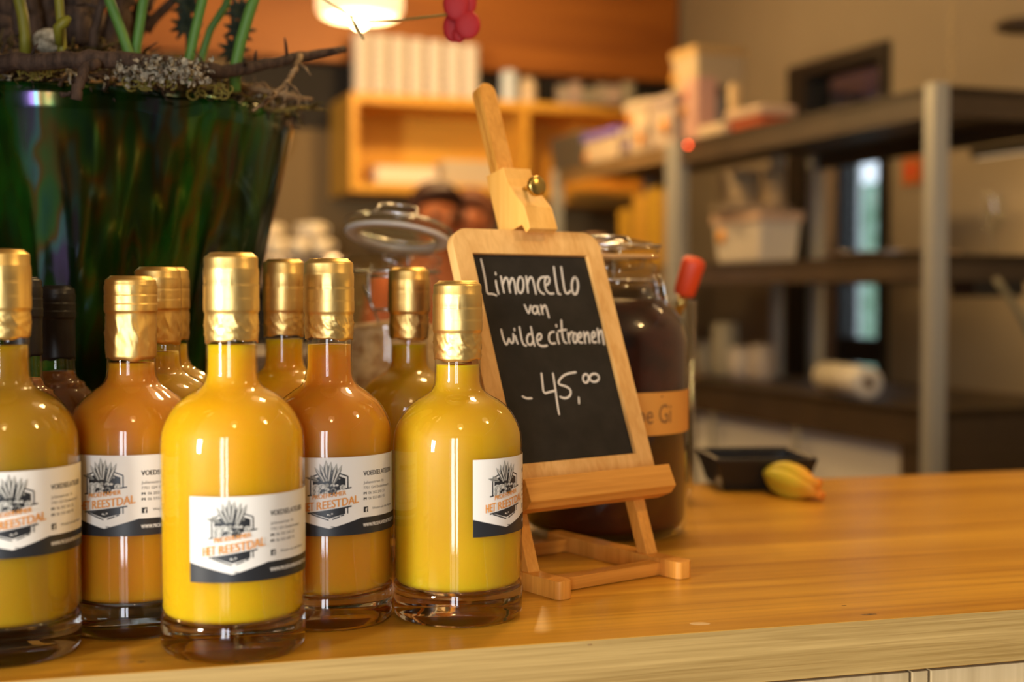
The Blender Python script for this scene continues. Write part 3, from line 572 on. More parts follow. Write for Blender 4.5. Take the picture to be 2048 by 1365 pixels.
for i in range(420):                                       # along the front and right of the rim
    a = rnd.uniform(-2.7, .1); r = rnd.uniform(.180, .205); p = VC + Vector((r * cos(a), r * sin(a), VH + rnd.uniform(-.004, .020)))
    d = Vector((rnd.uniform(-1, 1), rnd.uniform(-1, 1), rnd.uniform(-.9, .7))).normalized(); e = Vector((rnd.uniform(-1, 1), rnd.uniform(-1, 1), rnd.uniform(-1, 1))) * .005
    l = rnd.uniform(.006, .020); m.tube([p, p + d * l * .5 + e, p + d * l], [.0014, .0011, .0005], 5, mi=rnd.choice((0, 1, 1, 3)))
tag(m.build('moss_bed', [MOSS, BARK, mat('straw', (.34, .20, .08), .8), LICH], flip=False), 'tangle of moss, bark fibres and roots heaped on the rim of the vase', 'moss', kind='stuff')
def branch(pl, rad, name, label, cat='branch', mats=BARK, tw=0, seed=1):
    pts = [at(*q) for q in pl]; t = thing(name, pts[0], label, cat)
    rn = random.Random(seed); P = []; Rd = []
    for i in range(len(pts) - 1):
        for k in range(6): P.append(pts[i].lerp(pts[i + 1], k / 6) + Vector((rn.uniform(-1, 1), rn.uniform(-1, 1), rn.uniform(-1, 1))) * rad[i] * .22); Rd.append((rad[i] + (rad[i + 1] - rad[i]) * k / 6) * rn.uniform(.95, 1.05))
    P.append(pts[-1]); Rd.append(rad[-1]); m = MB(); m.tube(P, Rd, 12); m.build('wood', mats, t)
    for i in range(tw):
        b0 = P[rn.randrange(2, len(P) - 1)]; d = Vector((rn.uniform(-1, 1), rn.uniform(-1, .2), rn.uniform(-1, 1))).normalized() * rn.uniform(.008, .022)
        m = MB(); m.tube([b0, b0 + d * .6 + Vector((0, 0, .002)), b0 + d], [.0016, .0012, .0006], 6); m.build('twig', mats, t)
    return t
branch([(-60, 138, 1.03), (60, 122, 1.00), (200, 118, 1.00), (330, 128, 1.02), (440, 145, 1.06), (520, 132, 1.09), (600, 112, 1.12), (690, 98, 1.15)], [.007, .007, .0065, .006, .0055, .005, .0042, .0030], 'forked_branch', 'thick dark bare branch lying over the vase rim, pointing right', tw=7)
branch([(600, 112, 1.09), (590, 140, 1.07), (570, 170, 1.06), (530, 205, 1.045), (505, 222, 1.04)], [.0026, .0024, .0022, .0018, .001], 'lichen_twig', 'thin lichen covered twig hanging down from the branch over the vase corner', mats=TWG, tw=6, seed=5)
branch([(195, 128, .99), (170, 138, .98), (158, 165, .975), (152, 200, .975)], [.004, .0042, .0038, .0045], 'stub_twig', 'short brown twig hooked over the front rim of the vase', tw=0)
branch([(152, 186, .975), (138, 188, .975), (120, 190, .975)], [.0022, .0016, .0022], 'side_twig', 'tiny twig pointing left beneath the hooked one')
branch([(450, 165, 1.12), (530, 180, 1.13), (580, 192, 1.13), (625, 200, 1.14)], [.003, .003, .0026, .0018], 'grey_twig', 'short grey lichened twig sticking out right of the vase', mats=TWG, tw=5, seed=8)
branch([(480, 210, 1.15), (560, 222, 1.16), (610, 215, 1.16), (655, 222, 1.17)], [.0026, .0022, .0022, .001], 'mossy_twig', 'lowest mossy twig sticking out right past the vase corner', mats=MOSS, tw=6, seed=9)
for i, (pl, r, lb, mt) in enumerate((([(42, 70, 1.12), (36, 0, 1.12), (30, -120, 1.12)], .006, 'dark bare stem at far left of the planting', BARK), ([(160, 90, 1.15), (158, 0, 1.15), (160, -150, 1.15)], .011, 'thick grey barked stem rising from the vase', BARK),
                                    ([(215, 100, 1.2), (240, 0, 1.2), (290, -120, 1.2)], .008, 'brown twisted stem behind the green stems', BARK), ([(185, 95, 1.1), (195, 30, 1.1), (230, -60, 1.1)], .004, 'brown slanting stem left of green stems', BARK), ([(290, 60, 1.3), (345, 0, 1.3), (400, -60, 1.3)], .005, 'dark branch slanting to the right behind the green stems', BARK))):
    branch(pl, [r, r * .9, r * .7], 'woody_stem', lb, 'stem', mt, tw=2, seed=20 + i)
for i, (px_, w_, dx_, Y_, lb) in enumerate(((12, .013, 8, 1.22, 'broad dark bark strip at the left edge of the photo'), (72, .010, -14, 1.24, 'bark strip between the two yellow green stems'), (98, .015, 10, 1.27, 'wide brown bark strip behind the seed head'), (138, .010, 6, 1.24, 'bark strip just right of the torn bract'), (196, .016, -20, 1.28, 'wide bark strip right of the thick grey stem'), (228, .012, 16, 1.26, 'bark strip behind the left leaning green stem'), (252, .009, 40, 1.30, 'narrow bark strip slanting behind the upright green stem'))):
    branch([(px_, 112, Y_), (px_ + dx_ * .5, 50, Y_), (px_ + dx_, 0, Y_), (px_ + dx_ * 1.6, -110, Y_)], [w_ * .85, w_, w_ * .9, w_ * .6], 'bark_strip', lb, 'bark', BARK, tw=3, seed=60 + i)
STEMG = mat('green_stem', (.10, .24, .04), .5, sss=.1, scale=.003); STEMY = mat('yellow_stem', (.20, .19, .015), .5)
def stem(pl, r, label, mt=STEMG, leaf=True, seed=1):
    pts = [at(*q) for q in pl]; t = thing('flower_stem', pts[0], label, 'stem', 'green stems rising from the vase')
    m = MB(); m.tube([pts[0] - Vector((0, 0, .02))] + pts, [r] * len(pts) + [r * .8], 12); m.build('stalk', mt, t)
    if leaf:
        rn = random.Random(seed); tp = pts[-1]; lf = MB()
        for k in range(5):
            a = rn.uniform(0, 6.28); d = Vector((cos(a), sin(a), .5)).normalized(); q = d.cross(Vector((0, 0, 1))).normalized(); P = []
            for i in range(7):
                t_ = i / 6; P.append((tp + d * .07 * t_ - Vector((0, 0, .02 * t_ * t_)), .013 * sin(pi * (.05 + .93 * t_))))
            vs = [p - q * w for p, w in P] + [p + q * w for p, w in P] ; lf.add(vs, [(i, i + 1, 8 + i, 7 + i) for i in range(6)], 0, True)
        lf.build('leaves', mat('leaf_green', (.06, .15, .03), .5), t)
    return t
for i, (pl, r, lb, mt) in enumerate((([(262, 118, 1.09), (238, 50, 1.09), (222, 10, 1.09), (200, -70, 1.09)], .0042, 'green stem leaning left, third of the bright stems from the right', STEMG),
                                    ([(270, 112, 1.1), (278, 60, 1.1), (287, 0, 1.1), (292, -80, 1.1)], .0040, 'upright green stem beside the left leaning one', STEMG),
                                    ([(378, 120, 1.08), (388, 70, 1.08), (405, 0, 1.08), (420, -80, 1.08)], .0040, 'bright green stem right of the lichen clump', STEMG),
                                    ([(402, 118, 1.16), (420, 60, 1.16), (452, 10, 1.16), (470, -60, 1.16)], .0032, 'darker green stem between the two rightmost bright stems', STEMG),
                                    ([(470, 134, 1.09), (482, 80, 1.09), (500, 20, 1.09), (530, -60, 1.09)], .0046, 'rightmost green stem forking above the vase', STEMG),
                                    ([(124, 92, 1.05), (122, 50, 1.05), (118, 0, 1.05), (116, -80, 1.05)], .0036, 'yellow green stem at the left with a torn bract', STEMY),
                                    ([(50, 70, 1.1), (45, 30, 1.1), (38, 0, 1.1), (30, -60, 1.1)], .0045, 'pale green stem near the left edge of the photo', STEMY))):
    stem(pl, r, lb, mt, seed=i)
m = MB(); m.tube([at(118, 90, 1.045), at(116, 55, 1.04), at(128, 45, 1.04), at(140, 34, 1.04)], [.003, .004, .0045, .002], 10); tag(m.build('torn_bract', STEMY), 'torn yellow bract against the yellow green stem', 'bract')
for i, (px, py, Y) in enumerate(((372, 50, 1.25), (375, 10, 1.25), (478, 60, 1.25), (468, 100, 1.25), (480, 20, 1.25))):
    m = MB(); rn = random.Random(40 + i); c = at(px, py, Y)
    for k in range(9):
        a = 2 * pi * k / 9; d = Vector((cos(a), rn.uniform(-.3, .3), sin(a))); m.tube([c, c + d * .008, c + d * .016], [.0015, .003, .0008], 6)
    m.tube([c, c + Vector((.002, 0, -.05))], .0014, 6)
    tag(m.build('dark_sprig', mat('sprig_green', (.02, .035, .02), .7)), ('dark leaf sprig left of the bright stem right of the lichen', 'dark leaf sprig at the top behind that bright stem', 'dark leaf sprig behind the rightmost stem, middle one', 'lowest dark leaf sprig behind the rightmost stem', 'uppermost dark leaf sprig behind the rightmost stem')[i], 'leaf', 'dark leaf sprigs behind the stems')
# lichen clump, shell, curls
m = MB(); rn = random.Random(11)
for i in range(420):
    px = rn.gauss(330, 50); py = rn.gauss(140, 14) + (6 if px > 340 else 0)
    if not 210 < px < 425 or py < 112: continue
    c = at(px, py, rn.uniform(.995, 1.03)); r = rn.uniform(.001, .0034); d = Vector((rn.uniform(-1, 1), rn.uniform(-1, 1), rn.uniform(-1, 1))).normalized(); q = d.orthogonal().normalized(); e = d.cross(q)
    n_ = 7; o_ = len(m.v); m.add([c] + [c + (q * cos(2 * pi * k / n_) + e * sin(2 * pi * k / n_)) * r * rn.uniform(.6, 1.3) + d * r * rn.uniform(-.6, .6) for k in range(n_)], [(0, k + 1, (k + 1) % n_ + 1) for k in range(n_)], 0)
tag(m.build('lichen_clump', LICH), 'crusty pale grey lichen clump on the branch above the vase rim', 'lichen', kind='stuff')
m = MB(); m.ball(at(97, 82, 1.09), .013, n=8, sq=(1, .8, .8)); tag(m.build('dried_seed_head', LICH), 'pale rounded seed head between the stems at left', 'seed head')
m = MB(); rn = random.Random(12)
for i in range(46):
    px = rn.choice((rn.uniform(40, 120), rn.uniform(255, 350), rn.uniform(385, 455))); py = {0: 140, 1: 160, 2: 180}[0 if px < 200 else 1 if px < 360 else 2] + rn.uniform(-9, 12); c = at(px, py, 1.015 if px < 380 else 1.05)
    a0 = rn.uniform(0, 6); m.tube([c + Vector((cos(a0 + k * .7) * .0045, rn.uniform(-.002, .002), sin(a0 + k * .7) * .004)) for k in range(7)], .0007, 6)
tag(m.build('curly_moss', mat('curl_moss', (.22, .18, .03), .8)), 'curly yellow green moss strands spilling over the vase rim', 'moss', kind='stuff')
# red flower on a long thin stem
rf = thing('red_flower', at(905, 28, 1.12), 'red flower hanging at top centre on a thin stem in front of the lamp', 'flower')
m = MB(); m.tube([at(560, -60, 1.12), at(650, 0, 1.12), at(700, 32, 1.12), at(735, 42, 1.12), at(800, 40, 1.12), at(905, 28, 1.12)], .0009, 8)
m.tube([at(700, 32, 1.12), at(712, 50, 1.12), at(728, 80, 1.12)], [.001, .0016, .0006], 8); m.build('stalk', mat('thin_stem', (.10, .13, .03), .5), rf)
for k, (px, py, rx, rz) in enumerate(((912, 8, .011, .014), (930, 4, .010, .013), (907, 55, .009, .013), (935, 50, .011, .012), (918, 70, .006, .007), (925, 30, .010, .010))):
    m = MB(); m.ball(at(px, py, 1.12 + .004 * (k % 3)), 1, n=8, sq=(rx, .0025, rz)); m.build('petal', mat('red_petal', (.48, .015, .02), .6), rf)
# ================================================================== the room
RD = Vector((.353, -.936, 0)); RP = Vector((.936, .353, 0))         # along the right wall towards the viewer, and across it
COR = Vector((.70, 5.87, 0))
def wf(t, w, z): return COR + RD * t + RP * w + Vector((0, 0, z))    # right wall frame
def bf(t, w, z): return COR - RP * t - RD * w + Vector((0, 0, z))    # back wall frame: t to the left, w away from the room
def box_f(fr, a, b_, c, d, z0, z1, mi=0, mb=None):
    mb = mb or MB(); mb.prism([[(a, c), (b_, c), (b_, d), (a, d)]], z0, z1, fr, mi); return mb
BEIGE = noise_col(mat('beige_plaster', rough=.9), (.25, .20, .135), (.275, .22, .15), (3, 3, 3)); OLIVE = mat('olive_paint', (.17, .11, .045), .8)
FLOORM = noise_col(mat('floor_concrete', rough=.6), (.16, .12, .08), (.22, .17, .12), (3, 3, 3))
CEIL = 1.95
struct(box_f(wf, .0, 9.6, 0, .12, CEIL - .9, CEIL).build('wall_right', BEIGE))
struct(box_f(wf, .0, .965, 0, .12, -TOP, CEIL - .9).build('wall_right', BEIGE)); struct(box_f(wf, 1.565, 9.6, 0, .12, -TOP, CEIL - .9).build('wall_right', BEIGE))
struct(box_f(bf, -.12, 6.2, 0, .12, -TOP, CEIL).build('wall_back', OLIVE))
ROOM = [(-3.6, -3.0), (4.02, -3.0), (.70, 5.87), (-3.6, 4.25)]
m = MB(); m.prism([ROOM], -TOP - .1, -TOP); struct(m.build('floor', FLOORM))
m = MB(); m.prism([ROOM], CEIL, CEIL + .1); struct(m.build('ceiling', mat('ceiling_paint', (.26, .20, .13), .9)))
WM = mat('warm_wall', (.16, .10, .05), .85)
m = MB(); m.prism([[(-1.06, -.125), (-.547, -.125), (-.547, -.065), (-.936, -.065), (-.936, 1.25), (-1.06, 1.25)]], -TOP, CEIL, cf); struct(m.build('added_shade_wall', WM))  # added wall stub out of view, keeps side daylight off left bottles and vase
m = MB(); m.box((-3.6, 1.2, (CEIL - TOP) / 2), (.12, 9.0, CEIL + TOP)); struct(m.build('wall_left', WM))
m = MB(); m.box((-2.2, -2.95, (CEIL - TOP) / 2), (2.8, .12, CEIL + TOP)); m.box((2.3, -2.95, (CEIL - TOP) / 2), (4.1, .12, CEIL + TOP)); m.box((-.28, -2.95, 1.68), (1.1, .12, .54)); struct(m.build('wall_front', WM))
# glazed door behind the photographer
m = MB()
for x in (-.68, -.62, -.18, -.14, .20): m.box((x, -2.93, .24), (.045, .06, 2.3))
m.box((-.25, -2.93, 1.38), (.92, .06, .06)); m.box((-.25, -2.93, -.88), (.92, .06, .08)); struct(m.build('door_2', BLACKP))
# ---- glazed door in the right wall
BLK = mat('black_frame', (.010, .008, .006), .5); GREYP = mat('grey_door_panel', (.22, .17, .13), .6)
dr = thing('door_1', wf(1.26, .05, -TOP), 'black framed glazed door in the beige wall', 'door'); dr['kind'] = 'structure'
m = box_f(wf, .967, 1.085, -.02, .10, -TOP, 1.05); box_f(wf, 1.525, 1.563, -.02, .10, -TOP, 1.05, mb=m); box_f(wf, 1.085, 1.525, -.02, .10, 1.00, 1.05, mb=m); box_f(wf, 1.085, 1.525, .0, .08, .70, .80, mb=m); m.build('door_frame', BLK, dr)
box_f(wf, 1.085, 1.262, .01, .06, -TOP, .70).build('side_panel', GREYP, dr)
box_f(wf, 1.262, 1.285, .0, .07, -TOP, .70).build('mullion', BLK, dr)
box_f(wf, 1.285, 1.525, .035, .041, -TOP, .70).build('glass_pane', JARG, dr); box_f(wf, 1.085, 1.525, .035, .041, .80, 1.00).build('transom_glass', thin_glass('smoked', (.10, .09, .10), .02, 1.9), dr)
m = box_f(wf, 1.285, 1.525, .01, .06, -.52, -.30); box_f(wf, 1.285, 1.525, .01, .06, -.03, .06, mb=m); m.build('door_rail', BLK, dr)
# outside
m = MB(); m.prism([[(-2, .3), (6, .3), (6, 7), (-2, 7)]], -TOP - .12, -TOP - .04, wf); struct(m.build('floor', mat('paving', (.35, .37, .36), .9)))
m = box_f(wf, -2.5, 3.6, 2.6, 3.1, -TOP, .95); tag(m.build('hedge', noise_col(mat('hedge_leaf', rough=.8), (.10, .20, .10), (.35, .50, .38), (12, 12, 12))), 'pale green clipped hedge outside the glass door', 'hedge')
pc = at(1692, 590, 6.2); m = MB(); m.box((pc.x, pc.y, .15), (.11, .11, 2.1)); tag(m.build('white_post', mat('white_render', (.85, .87, .9), .8)), 'bright white post outside behind the glass door', 'post')
# orange square sign on the beige wall
m = box_f(wf, 1.645, 1.735, -.012, -.001, .565, .650); sg = m.build('wall_sign', mat('sign_orange', (.45, .12, .02), .5)); tag(sg, 'small square orange red sign on the beige wall right of the door', 'sign')
m = box_f(wf, 1.67, 1.71, -.0135, -.012, .588, .627, 0); m.build('sign_symbol', mat('sign_red', (.60, .05, .01), .5), sg)
# ---- wooden bulkhead over the kitchen, black panel painting the shade beneath it, cubby shelf
HOOD = wood('bulkhead_wood', (.22, .062, .007), (.36, .115, .013), 'x', 14, 1.4, .5, rot=(0, 0, -radians(20.7)), bump=.1)
m = box_f(bf, .02, 4.9, -.10, -.001, 1.13, CEIL); tag(m.build('bulkhead', HOOD), 'reddish wooden bulkhead across the top of the kitchen wall', 'bulkhead')
CUB = wood('cubby_wood', (.58, .27, .028), (.78, .40, .050), 'x', 30, 3, .45, rot=(0, 0, -radians(20.7)), bump=.1)
def bt(px):  # distance along the back wall frame for a pixel column, on the plane w=-.35
    a = (px - CX) / F; q = bf(0, -.35, 0); d = -RP; t = (a * q.y - q.x) / (d.x - a * d.y); return t
def bz(px, py, w=-.35):
    q = bf(bt(px), w, 0); return CH + (YH - py) / F * q.y
tL, tM, tR = bt(703), bt(1045), bt(1300); zT = bz(760, 190); zB = bz(760, 385)
sh_ = thing('cubby_shelf', bf((tL + tR) / 2, -.2, zB), 'open wooden cubby shelf hanging on the kitchen wall', 'shelf')
box_f(bf, tR, tL, -.35, -.003, zT - .035, zT).build('top_board', CUB, sh_); box_f(bf, tR, tL, -.35, -.003, zB, zB + .035).build('bottom_board', CUB, sh_)
for t_ in (tL, tM, tR + .03): box_f(bf, t_ - .03, t_, -.349, -.003, zB + .035, zT - .035).build('upright', CUB, sh_)
box_f(bf, tR + .03, tL - .03, -.02, -.003, zB + .035, zT - .035).build('back_board', CUB, sh_)
SHADE_P = struct(box_f(bf, .02, 1.9, -.012, -.001, zT - .1, 1.129).build('shade_panel_1', mat('bulkhead_shade', (.012, .008, .004), .8)))  # black sheet on the wall, stands in for the shadow under the bulkhead
PAPER = mat('paper_cup', (.66, .57, .46), .7)
def cupstack(px, py0, py1, w, label, group='stacks of paper cups on the cubby shelf', W=-.22):
    t_ = bt(px); base_ = bf(t_, W, zT); Z1 = CH + (YH - py1) / F * base_.y; m = MB(); h = Z1 - zT; n = max(3, int(h / .03)); pr = [(.001, 0)]
    for k in range(n): z = h * k / n; pr += [(w * .86, z), (w, z + h / n * .8), (w * 1.05, z + h / n * .86), (w * 1.03, z + h / n * .98)]
    pr.append((.001, h)); m.lathe(pr, 24, c=base_); return tag(m.build('cup_stack', PAPER), label, 'cups', group)
for i, px in enumerate((742, 779, 816, 853, 890, 927, 962)):
    cupstack(px, 190, 72 + i * 4, .036, ('leftmost stack of white paper cups on the cubby shelf', 'second stack of paper cups from the left on the shelf', 'third stack of paper cups from the left', 'middle stack of the seven paper cup stacks', 'third stack of paper cups from the right', 'second last stack of paper cups on the right', 'rightmost stack of white paper cups')[i])
def lathe_on(px, Y, zb, prof, m_, name, label, cat, group=None, sub=None):
    c = at(px, 590, Y); c.z = zb; m = MB(); m.lathe(prof, 28, c=c); return tag(m.build(name, m_), label, cat, group)
ys = bf(bt(1018), -.22, 0).y
lathe_on(1018, ys, zT, [(.001, 0), (.032, 0), (.034, .01), (.034, .12), (.03, .135), (.012, .14), (.001, .14)], mat('pale_blue', (.52, .56, .56), .5), 'canister', 'pale blue grey canister on the shelf right of the cup stacks', 'canister')
lathe_on(1056, ys, zT, [(.001, 0), (.030, 0), (.032, .02), (.032, .09), (.022, .105), (.001, .11)], mat('cream_jar', (.62, .46, .28), .4), 'storage_jar', 'cream storage jar on the shelf above the easel mast', 'jar')
for i, px in enumerate((1125, 1150, 1176, 1203, 1228, 1255)):
    h_ = (.075, .09, .065, .08, .075, .09)[i]; lathe_on(px, ys, zT, [(.001, 0), (.018, 0), (.026, .01), (.028, h_), (.024, h_), (.022, .012), (.001, .012)], mat('grey_cup%d' % (i % 3), ((.34, .27, .20), (.42, .30, .24), (.28, .24, .17))[i % 3], .5), 'cup', ('leftmost beige cup at the right end of the shelf', 'second beige cup on the right part of the shelf', 'short cup third in the row on the shelf', 'fourth cup in the row on the shelf', 'fifth cup in the row on the shelf', 'rightmost cup in the row on the shelf')[i], 'cup', 'cups on the right of the shelf')
m = MB()
def on_shelf(px0, px1, h, d, col, name, label, cat, w=-.3, z=None):
    mm = box_f(bf, bt(px1), bt(px0), w, w + d, (z if z is not None else zB + .0355), (z if z is not None else zB + .0355) + h); return tag(mm.build(name, mat(name + '_' + str(px0), col, .7), bevel=.008), label, cat)
on_shelf(760, 885, .07, .2, (.80, .66, .46), 'folded_towels', 'white folded towels in the lit left cubby', 'towels'); on_shelf(895, 1000, .10, .15, (.52, .40, .24), 'cardboard_carton', 'beige carton beside the towels in the cubby', 'carton')
# wall clock disc
q = bf(bt(556), -.02, bz(556, 278, -.02)); t_ = thing('wall_clock', q, 'round pale wall clock beside the vase on the dark wall', 'clock')
Rw = (Vector((.353, -.936, 0))).to_track_quat('Z', 'Y').to_matrix()
m = MB(); m.lathe([(.001, 0), (.090, 0), (.090, .02), (.001, .022)], 40, c=q, R=Rw); m.build('clock_face', mat('clock_face', (.42, .34, .24), .6), t_)
m = MB(); m.lathe([(.088, 0), (.10, 0), (.10, .03), (.088, .03)], 40, c=q, R=Rw); m.build('clock_rim', mat('clock_rim', (.05, .04, .03), .5), t_)
# back counter, espresso machine and cups on it
m = box_f(bf, .86, 4.15, -.65, -.003, -TOP, -.02); tag(m.build('back_counter', mat('dark_counter', (.06, .035, .02), .6)), 'dark counter along the kitchen wall', 'counter')
e0 = at(560, 590, 4.86); em = thing('espresso_machine', Vector((e0.x, e0.y, -.02)), 'steel espresso machine seen beside the vase', 'coffee machine')
STL = mat('brushed_steel', (.45, .40, .38), .3, metal=1)
Re = Matrix.Rotation(radians(20), 3, 'Z')
m = MB(); m.box((e0.x - .05, e0.y, .29), (.50, .32, .12), Re); m.build('upper_body', STL, em, bevel=.015); m = MB(); m.box((e0.x - .05, e0.y + .08, .12), (.48, .16, .26), Re); m.build('back_body', BLACKP, em); m = MB(); m.box((e0.x - .05, e0.y, -.0), (.50, .34, .04), Re); m.build('drip_tray', STL, em, bevel=.01)
for dx in (-.12, .02, .14): m = MB(); m.lathe([(.001, 0), (.025, 0), (.028, .02), (.03, .05), (.001, .05)], 20, c=(e0.x + dx, e0.y - .11, .185)); m.build('brew_head', STL, em)
cupm = mat('cream_cup', (.80, .66, .44), .45); k = 0
pos = ((510, 445), (530, 440), (555, 450), (580, 440), (602, 432), (622, 430), (644, 448), (612, 408), (630, 412), (545, 420))
cl_ = ('leftmost cup on the espresso machine', 'second cup on the machine from the left', 'third cup on the machine', 'fourth cup on the machine', 'fifth cup on the machine', 'sixth cup on the machine', 'rightmost cup on the espresso machine', 'upper cup stacked on the right pile', 'other upper cup stacked on the right', 'upper cup stacked on the left pile')
proto = None
for i, (px, py) in enumerate(pos):
    Yc = 4.74 + .06 * (i % 2); c = at(px, 590, Yc); c.z = .3515 if i < 7 else .4095
    if proto is None:
        proto = thing('cup', c, cl_[0], 'cup', 'cream cups on the espresso machine'); m = MB(); m.lathe([(.001, 0), (.020, 0), (.030, .018), (.036, .055), (.033, .055), (.026, .018), (.001, .006)], 24, c=c); m.build('cup_body', cupm, proto)
        m = MB(); m.tube([c + Vector((.032, 0, .045)), c + Vector((.048, 0, .04)), c + Vector((.046, 0, .02)), c + Vector((.028, 0, .016))], .004, 8); m.build('handle', cupm, proto)
    else: dup(proto, c, cl_[i])
# ---- steel rack on the right
STEEL = mat('rack_steel', (.42, .42, .38), .45, metal=.3); DKST = noise_col(mat('rack_board', rough=.5), (.045, .028, .013), (.075, .048, .024), (3, 3, 3))
RA = at(1872, 590, 2.9); RA.z = 0
def rf_(t, w, z): return RA - RD * t + RP * w + Vector((0, 0, z))    # t away from viewer, w to the right
rk = thing('steel_rack', rf_(.6, .2, -TOP), 'tall steel rack with dark shelves at the right', 'rack', 'steel racks in the kitchen')
def zr(py, Y=2.9): return CH + (YH - py) / F * Y
zt1, zt0 = zr(172), zr(232); zm1, zm0 = zr(508), zr(562); zb1, zb0 = zr(822), zr(905)
L1 = 1.22; DP = .50
for nm, z0, z1 in (('top_shelf', zt0, zt1), ('middle_shelf', zm0, zm1), ('bottom_shelf', zb0, zb1)):
    m = box_f(rf_, 0, L1, .0, DP, z1 - .02, z1 - .004); box_f(rf_, 0, L1, .0, .02, z0, z1, mb=m); box_f(rf_, 0, .02, .02, DP, z0, z1, mb=m); box_f(rf_, 0, L1, DP - .02, DP, z0, z1, mb=m); m.build(nm, DKST, rk)
for t0 in (-.005, L1 - .035):
    for w0 in (-.012, DP - .028): box_f(rf_, t0, t0 + .04, w0, w0 + .04, -TOP, zt1 + .005).build('post', STEEL, rk, bevel=.004)
m = MB(); m.tube([rf_(.1, DP - .02, zm0), rf_(.0, DP - .02, zb1)], .008, 8); m.build('brace', DKST, rk)
rk2 = thing('steel_rack', rf_(1.7, .2, -TOP), 'second steel rack farther back, loaded with tubs', 'rack', 'steel racks in the kitchen')
for nm, z0, z1 in (('top_shelf', zt0 + .02, zt1), ('middle_shelf', zm0, zm1), ('bottom_shelf', zb0, zb1)):
    m = box_f(rf_, L1 + .02, L1 + .95, .0, .40, z1 - .02, z1 - .004); box_f(rf_, L1 + .02, L1 + .95, .0, .02, z0, z1, mb=m); m.build(nm, wood('rack_shelf_wood', (.18, .11, .04), (.26, .16, .07), 'x', 10, 1, .6), rk2)
for t0 in (L1 + .012, L1 + .93):
    for w0 in (-.012, .36): box_f(rf_, t0, t0 + .035, w0, w0 + .035, -TOP, zt1 + .004).build('post', STEEL, rk2, bevel=.004)
LED = L1 - .09
m = MB(); m.ball(rf_(LED, -.006, zr(292, rf_(LED, 0, 0).y)), .0045, n=6); tag(m.build('indicator_light', emis('red_led', (1.0, .06, .01), 22)), 'glowing red indicator light on the edge of the rack', 'light')
def rt(px, w=0.0):
    a = (px - CX) / F; q = rf_(0, w, 0); d = -RD; return (a * q.y - q.x) / (d.x - a * d.y)
def hz(px, py, w=0.0):
    q = rf_(rt(px, w), w, 0); return CH + (YH - py) / F * q.y
def rbox(px0, px1, z0, h, w, d, name, label, cat, col, group=None, rough=.5, lid=None, spots=(), taper=.9):
    a, b_ = sorted((rt(px0, w), rt(px1, w))); c = rf_((a + b_) / 2, w + d / 2, z0); t = thing(name, c, label, cat, group)
    R_ = Matrix.Rotation(atan2(RP.y, RP.x), 3, 'Z'); L_ = b_ - a
    m = MB(); m.box(c + Vector((0, 0, h / 2)), (d, L_, h), R_, taper=taper); m.build('body', mat(name + '_body_%d' % px0, col, rough), t, bevel=.008)
    if lid: m = MB(); m.box(c + Vector((0, 0, h + .001)), (d + .012, L_ + .012, .026), R_); m.build('lid', mat('lid_%d' % px0, lid, .4), t, bevel=.004)
    for (pt, pz, r, colr) in spots:
        cc = rf_(a + L_ * pt, w - .0015, z0 + h * pz); m = MB(); m.lathe([(.001, 0), (r, 0), (r, .0025), (.001, .0025)], 20, c=cc, R=(-RP).to_track_quat('Z', 'Y').to_matrix()); m.build('sticker', mat('sticker_%s' % str(colr), colr, .6), t)
    return t
CRM = (.62, .50, .36); ORG = (.70, .28, .02); PUR = (.14, .10, .32)
zt = zt1 + .0008
rbox(1390, 1342, zt, .335, .185, .18, 'catering_bucket', 'tall white catering bucket on the top of the rack', 'bucket', (.42, .33, .21), lid=(.46, .30, .12), spots=((.92, .78, .02, (.50, .26, .04)),), taper=.94)
rbox(1160, 1098, zt, .13, .02, .16, 'plastic_crate', 'dark slatted plastic crate at the far end of the rack top', 'crate', (.07, .065, .055))
rbox(1232, 1166, zt, .095, .02, .16, 'food_tub', 'cream tub with purple lid next to dark crate', 'tub', CRM, 'tubs on top of the rack', lid=(.20, .15, .60), spots=((.92, .3, .016, ORG),))
rbox(1292, 1238, zt, .075, .02, .16, 'food_tub', 'cream tub with two orange stickers, purple patch beneath', 'tub', CRM, 'tubs on top of the rack', lid=(.55, .45, .34), spots=((.2, .6, .022, ORG), (.7, .45, .02, PUR)))
rbox(1292, 1250, zt + .092, .07, .03, .14, 'food_tub', 'upper tub stacked on two stickered tub', 'tub', (.55, .43, .32), 'tubs on top of the rack', lid=(.50, .38, .28), spots=((.8, .4, .018, ORG),))
rbox(1342, 1298, zt, .15, .02, .10, 'food_tub', 'tall greyish tub with orange sticker against the steel post', 'tub', (.50, .40, .32), 'tubs on top of the rack', lid=(.48, .38, .32), spots=((.3, .45, .024, ORG), (.4, .9, .012, PUR)))
rbox(1392, 1362, zt, .185, .00, .07, 'paper_bag', 'pinkish paper bag leaning before the white bucket', 'bag', (.52, .30, .24), rough=.8, spots=((.8, .75, .012, (.6, .12, .06)), (.9, .5, .018, (.5, .22, .02))))
rbox(1445, 1392, zt, .035, -.0, .12, 'paper_stack', 'stack of pale paper in front of the grey bottle', 'paper', (.62, .48, .32), rough=.8, taper=1)
rbox(1520, 1452, zt, .040, .0, .10, 'snack_bag', 'red and white crumpled packet on the rack edge', 'packet', (.50, .10, .03), rough=.7, lid=(.55, .38, .26))
def rlathe(px, w, z, prof, m_, name, label, cat, group=None):
    c = rf_(rt(px, w), w, z); t = thing(name, c, label, cat, group); m = MB(); m.lathe(prof, 28, c=c); m.build('body', m_, t); return t, c
t_, c_ = rlathe(1432, .125, zt, [(.001, 0), (.030, 0), (.031, .01), (.031, .13), (.026, .145), (.001, .145)], mat('grey_bottle', (.16, .155, .14), .4), 'thermos_flask', 'grey flask with black cap before the white bucket', 'flask')
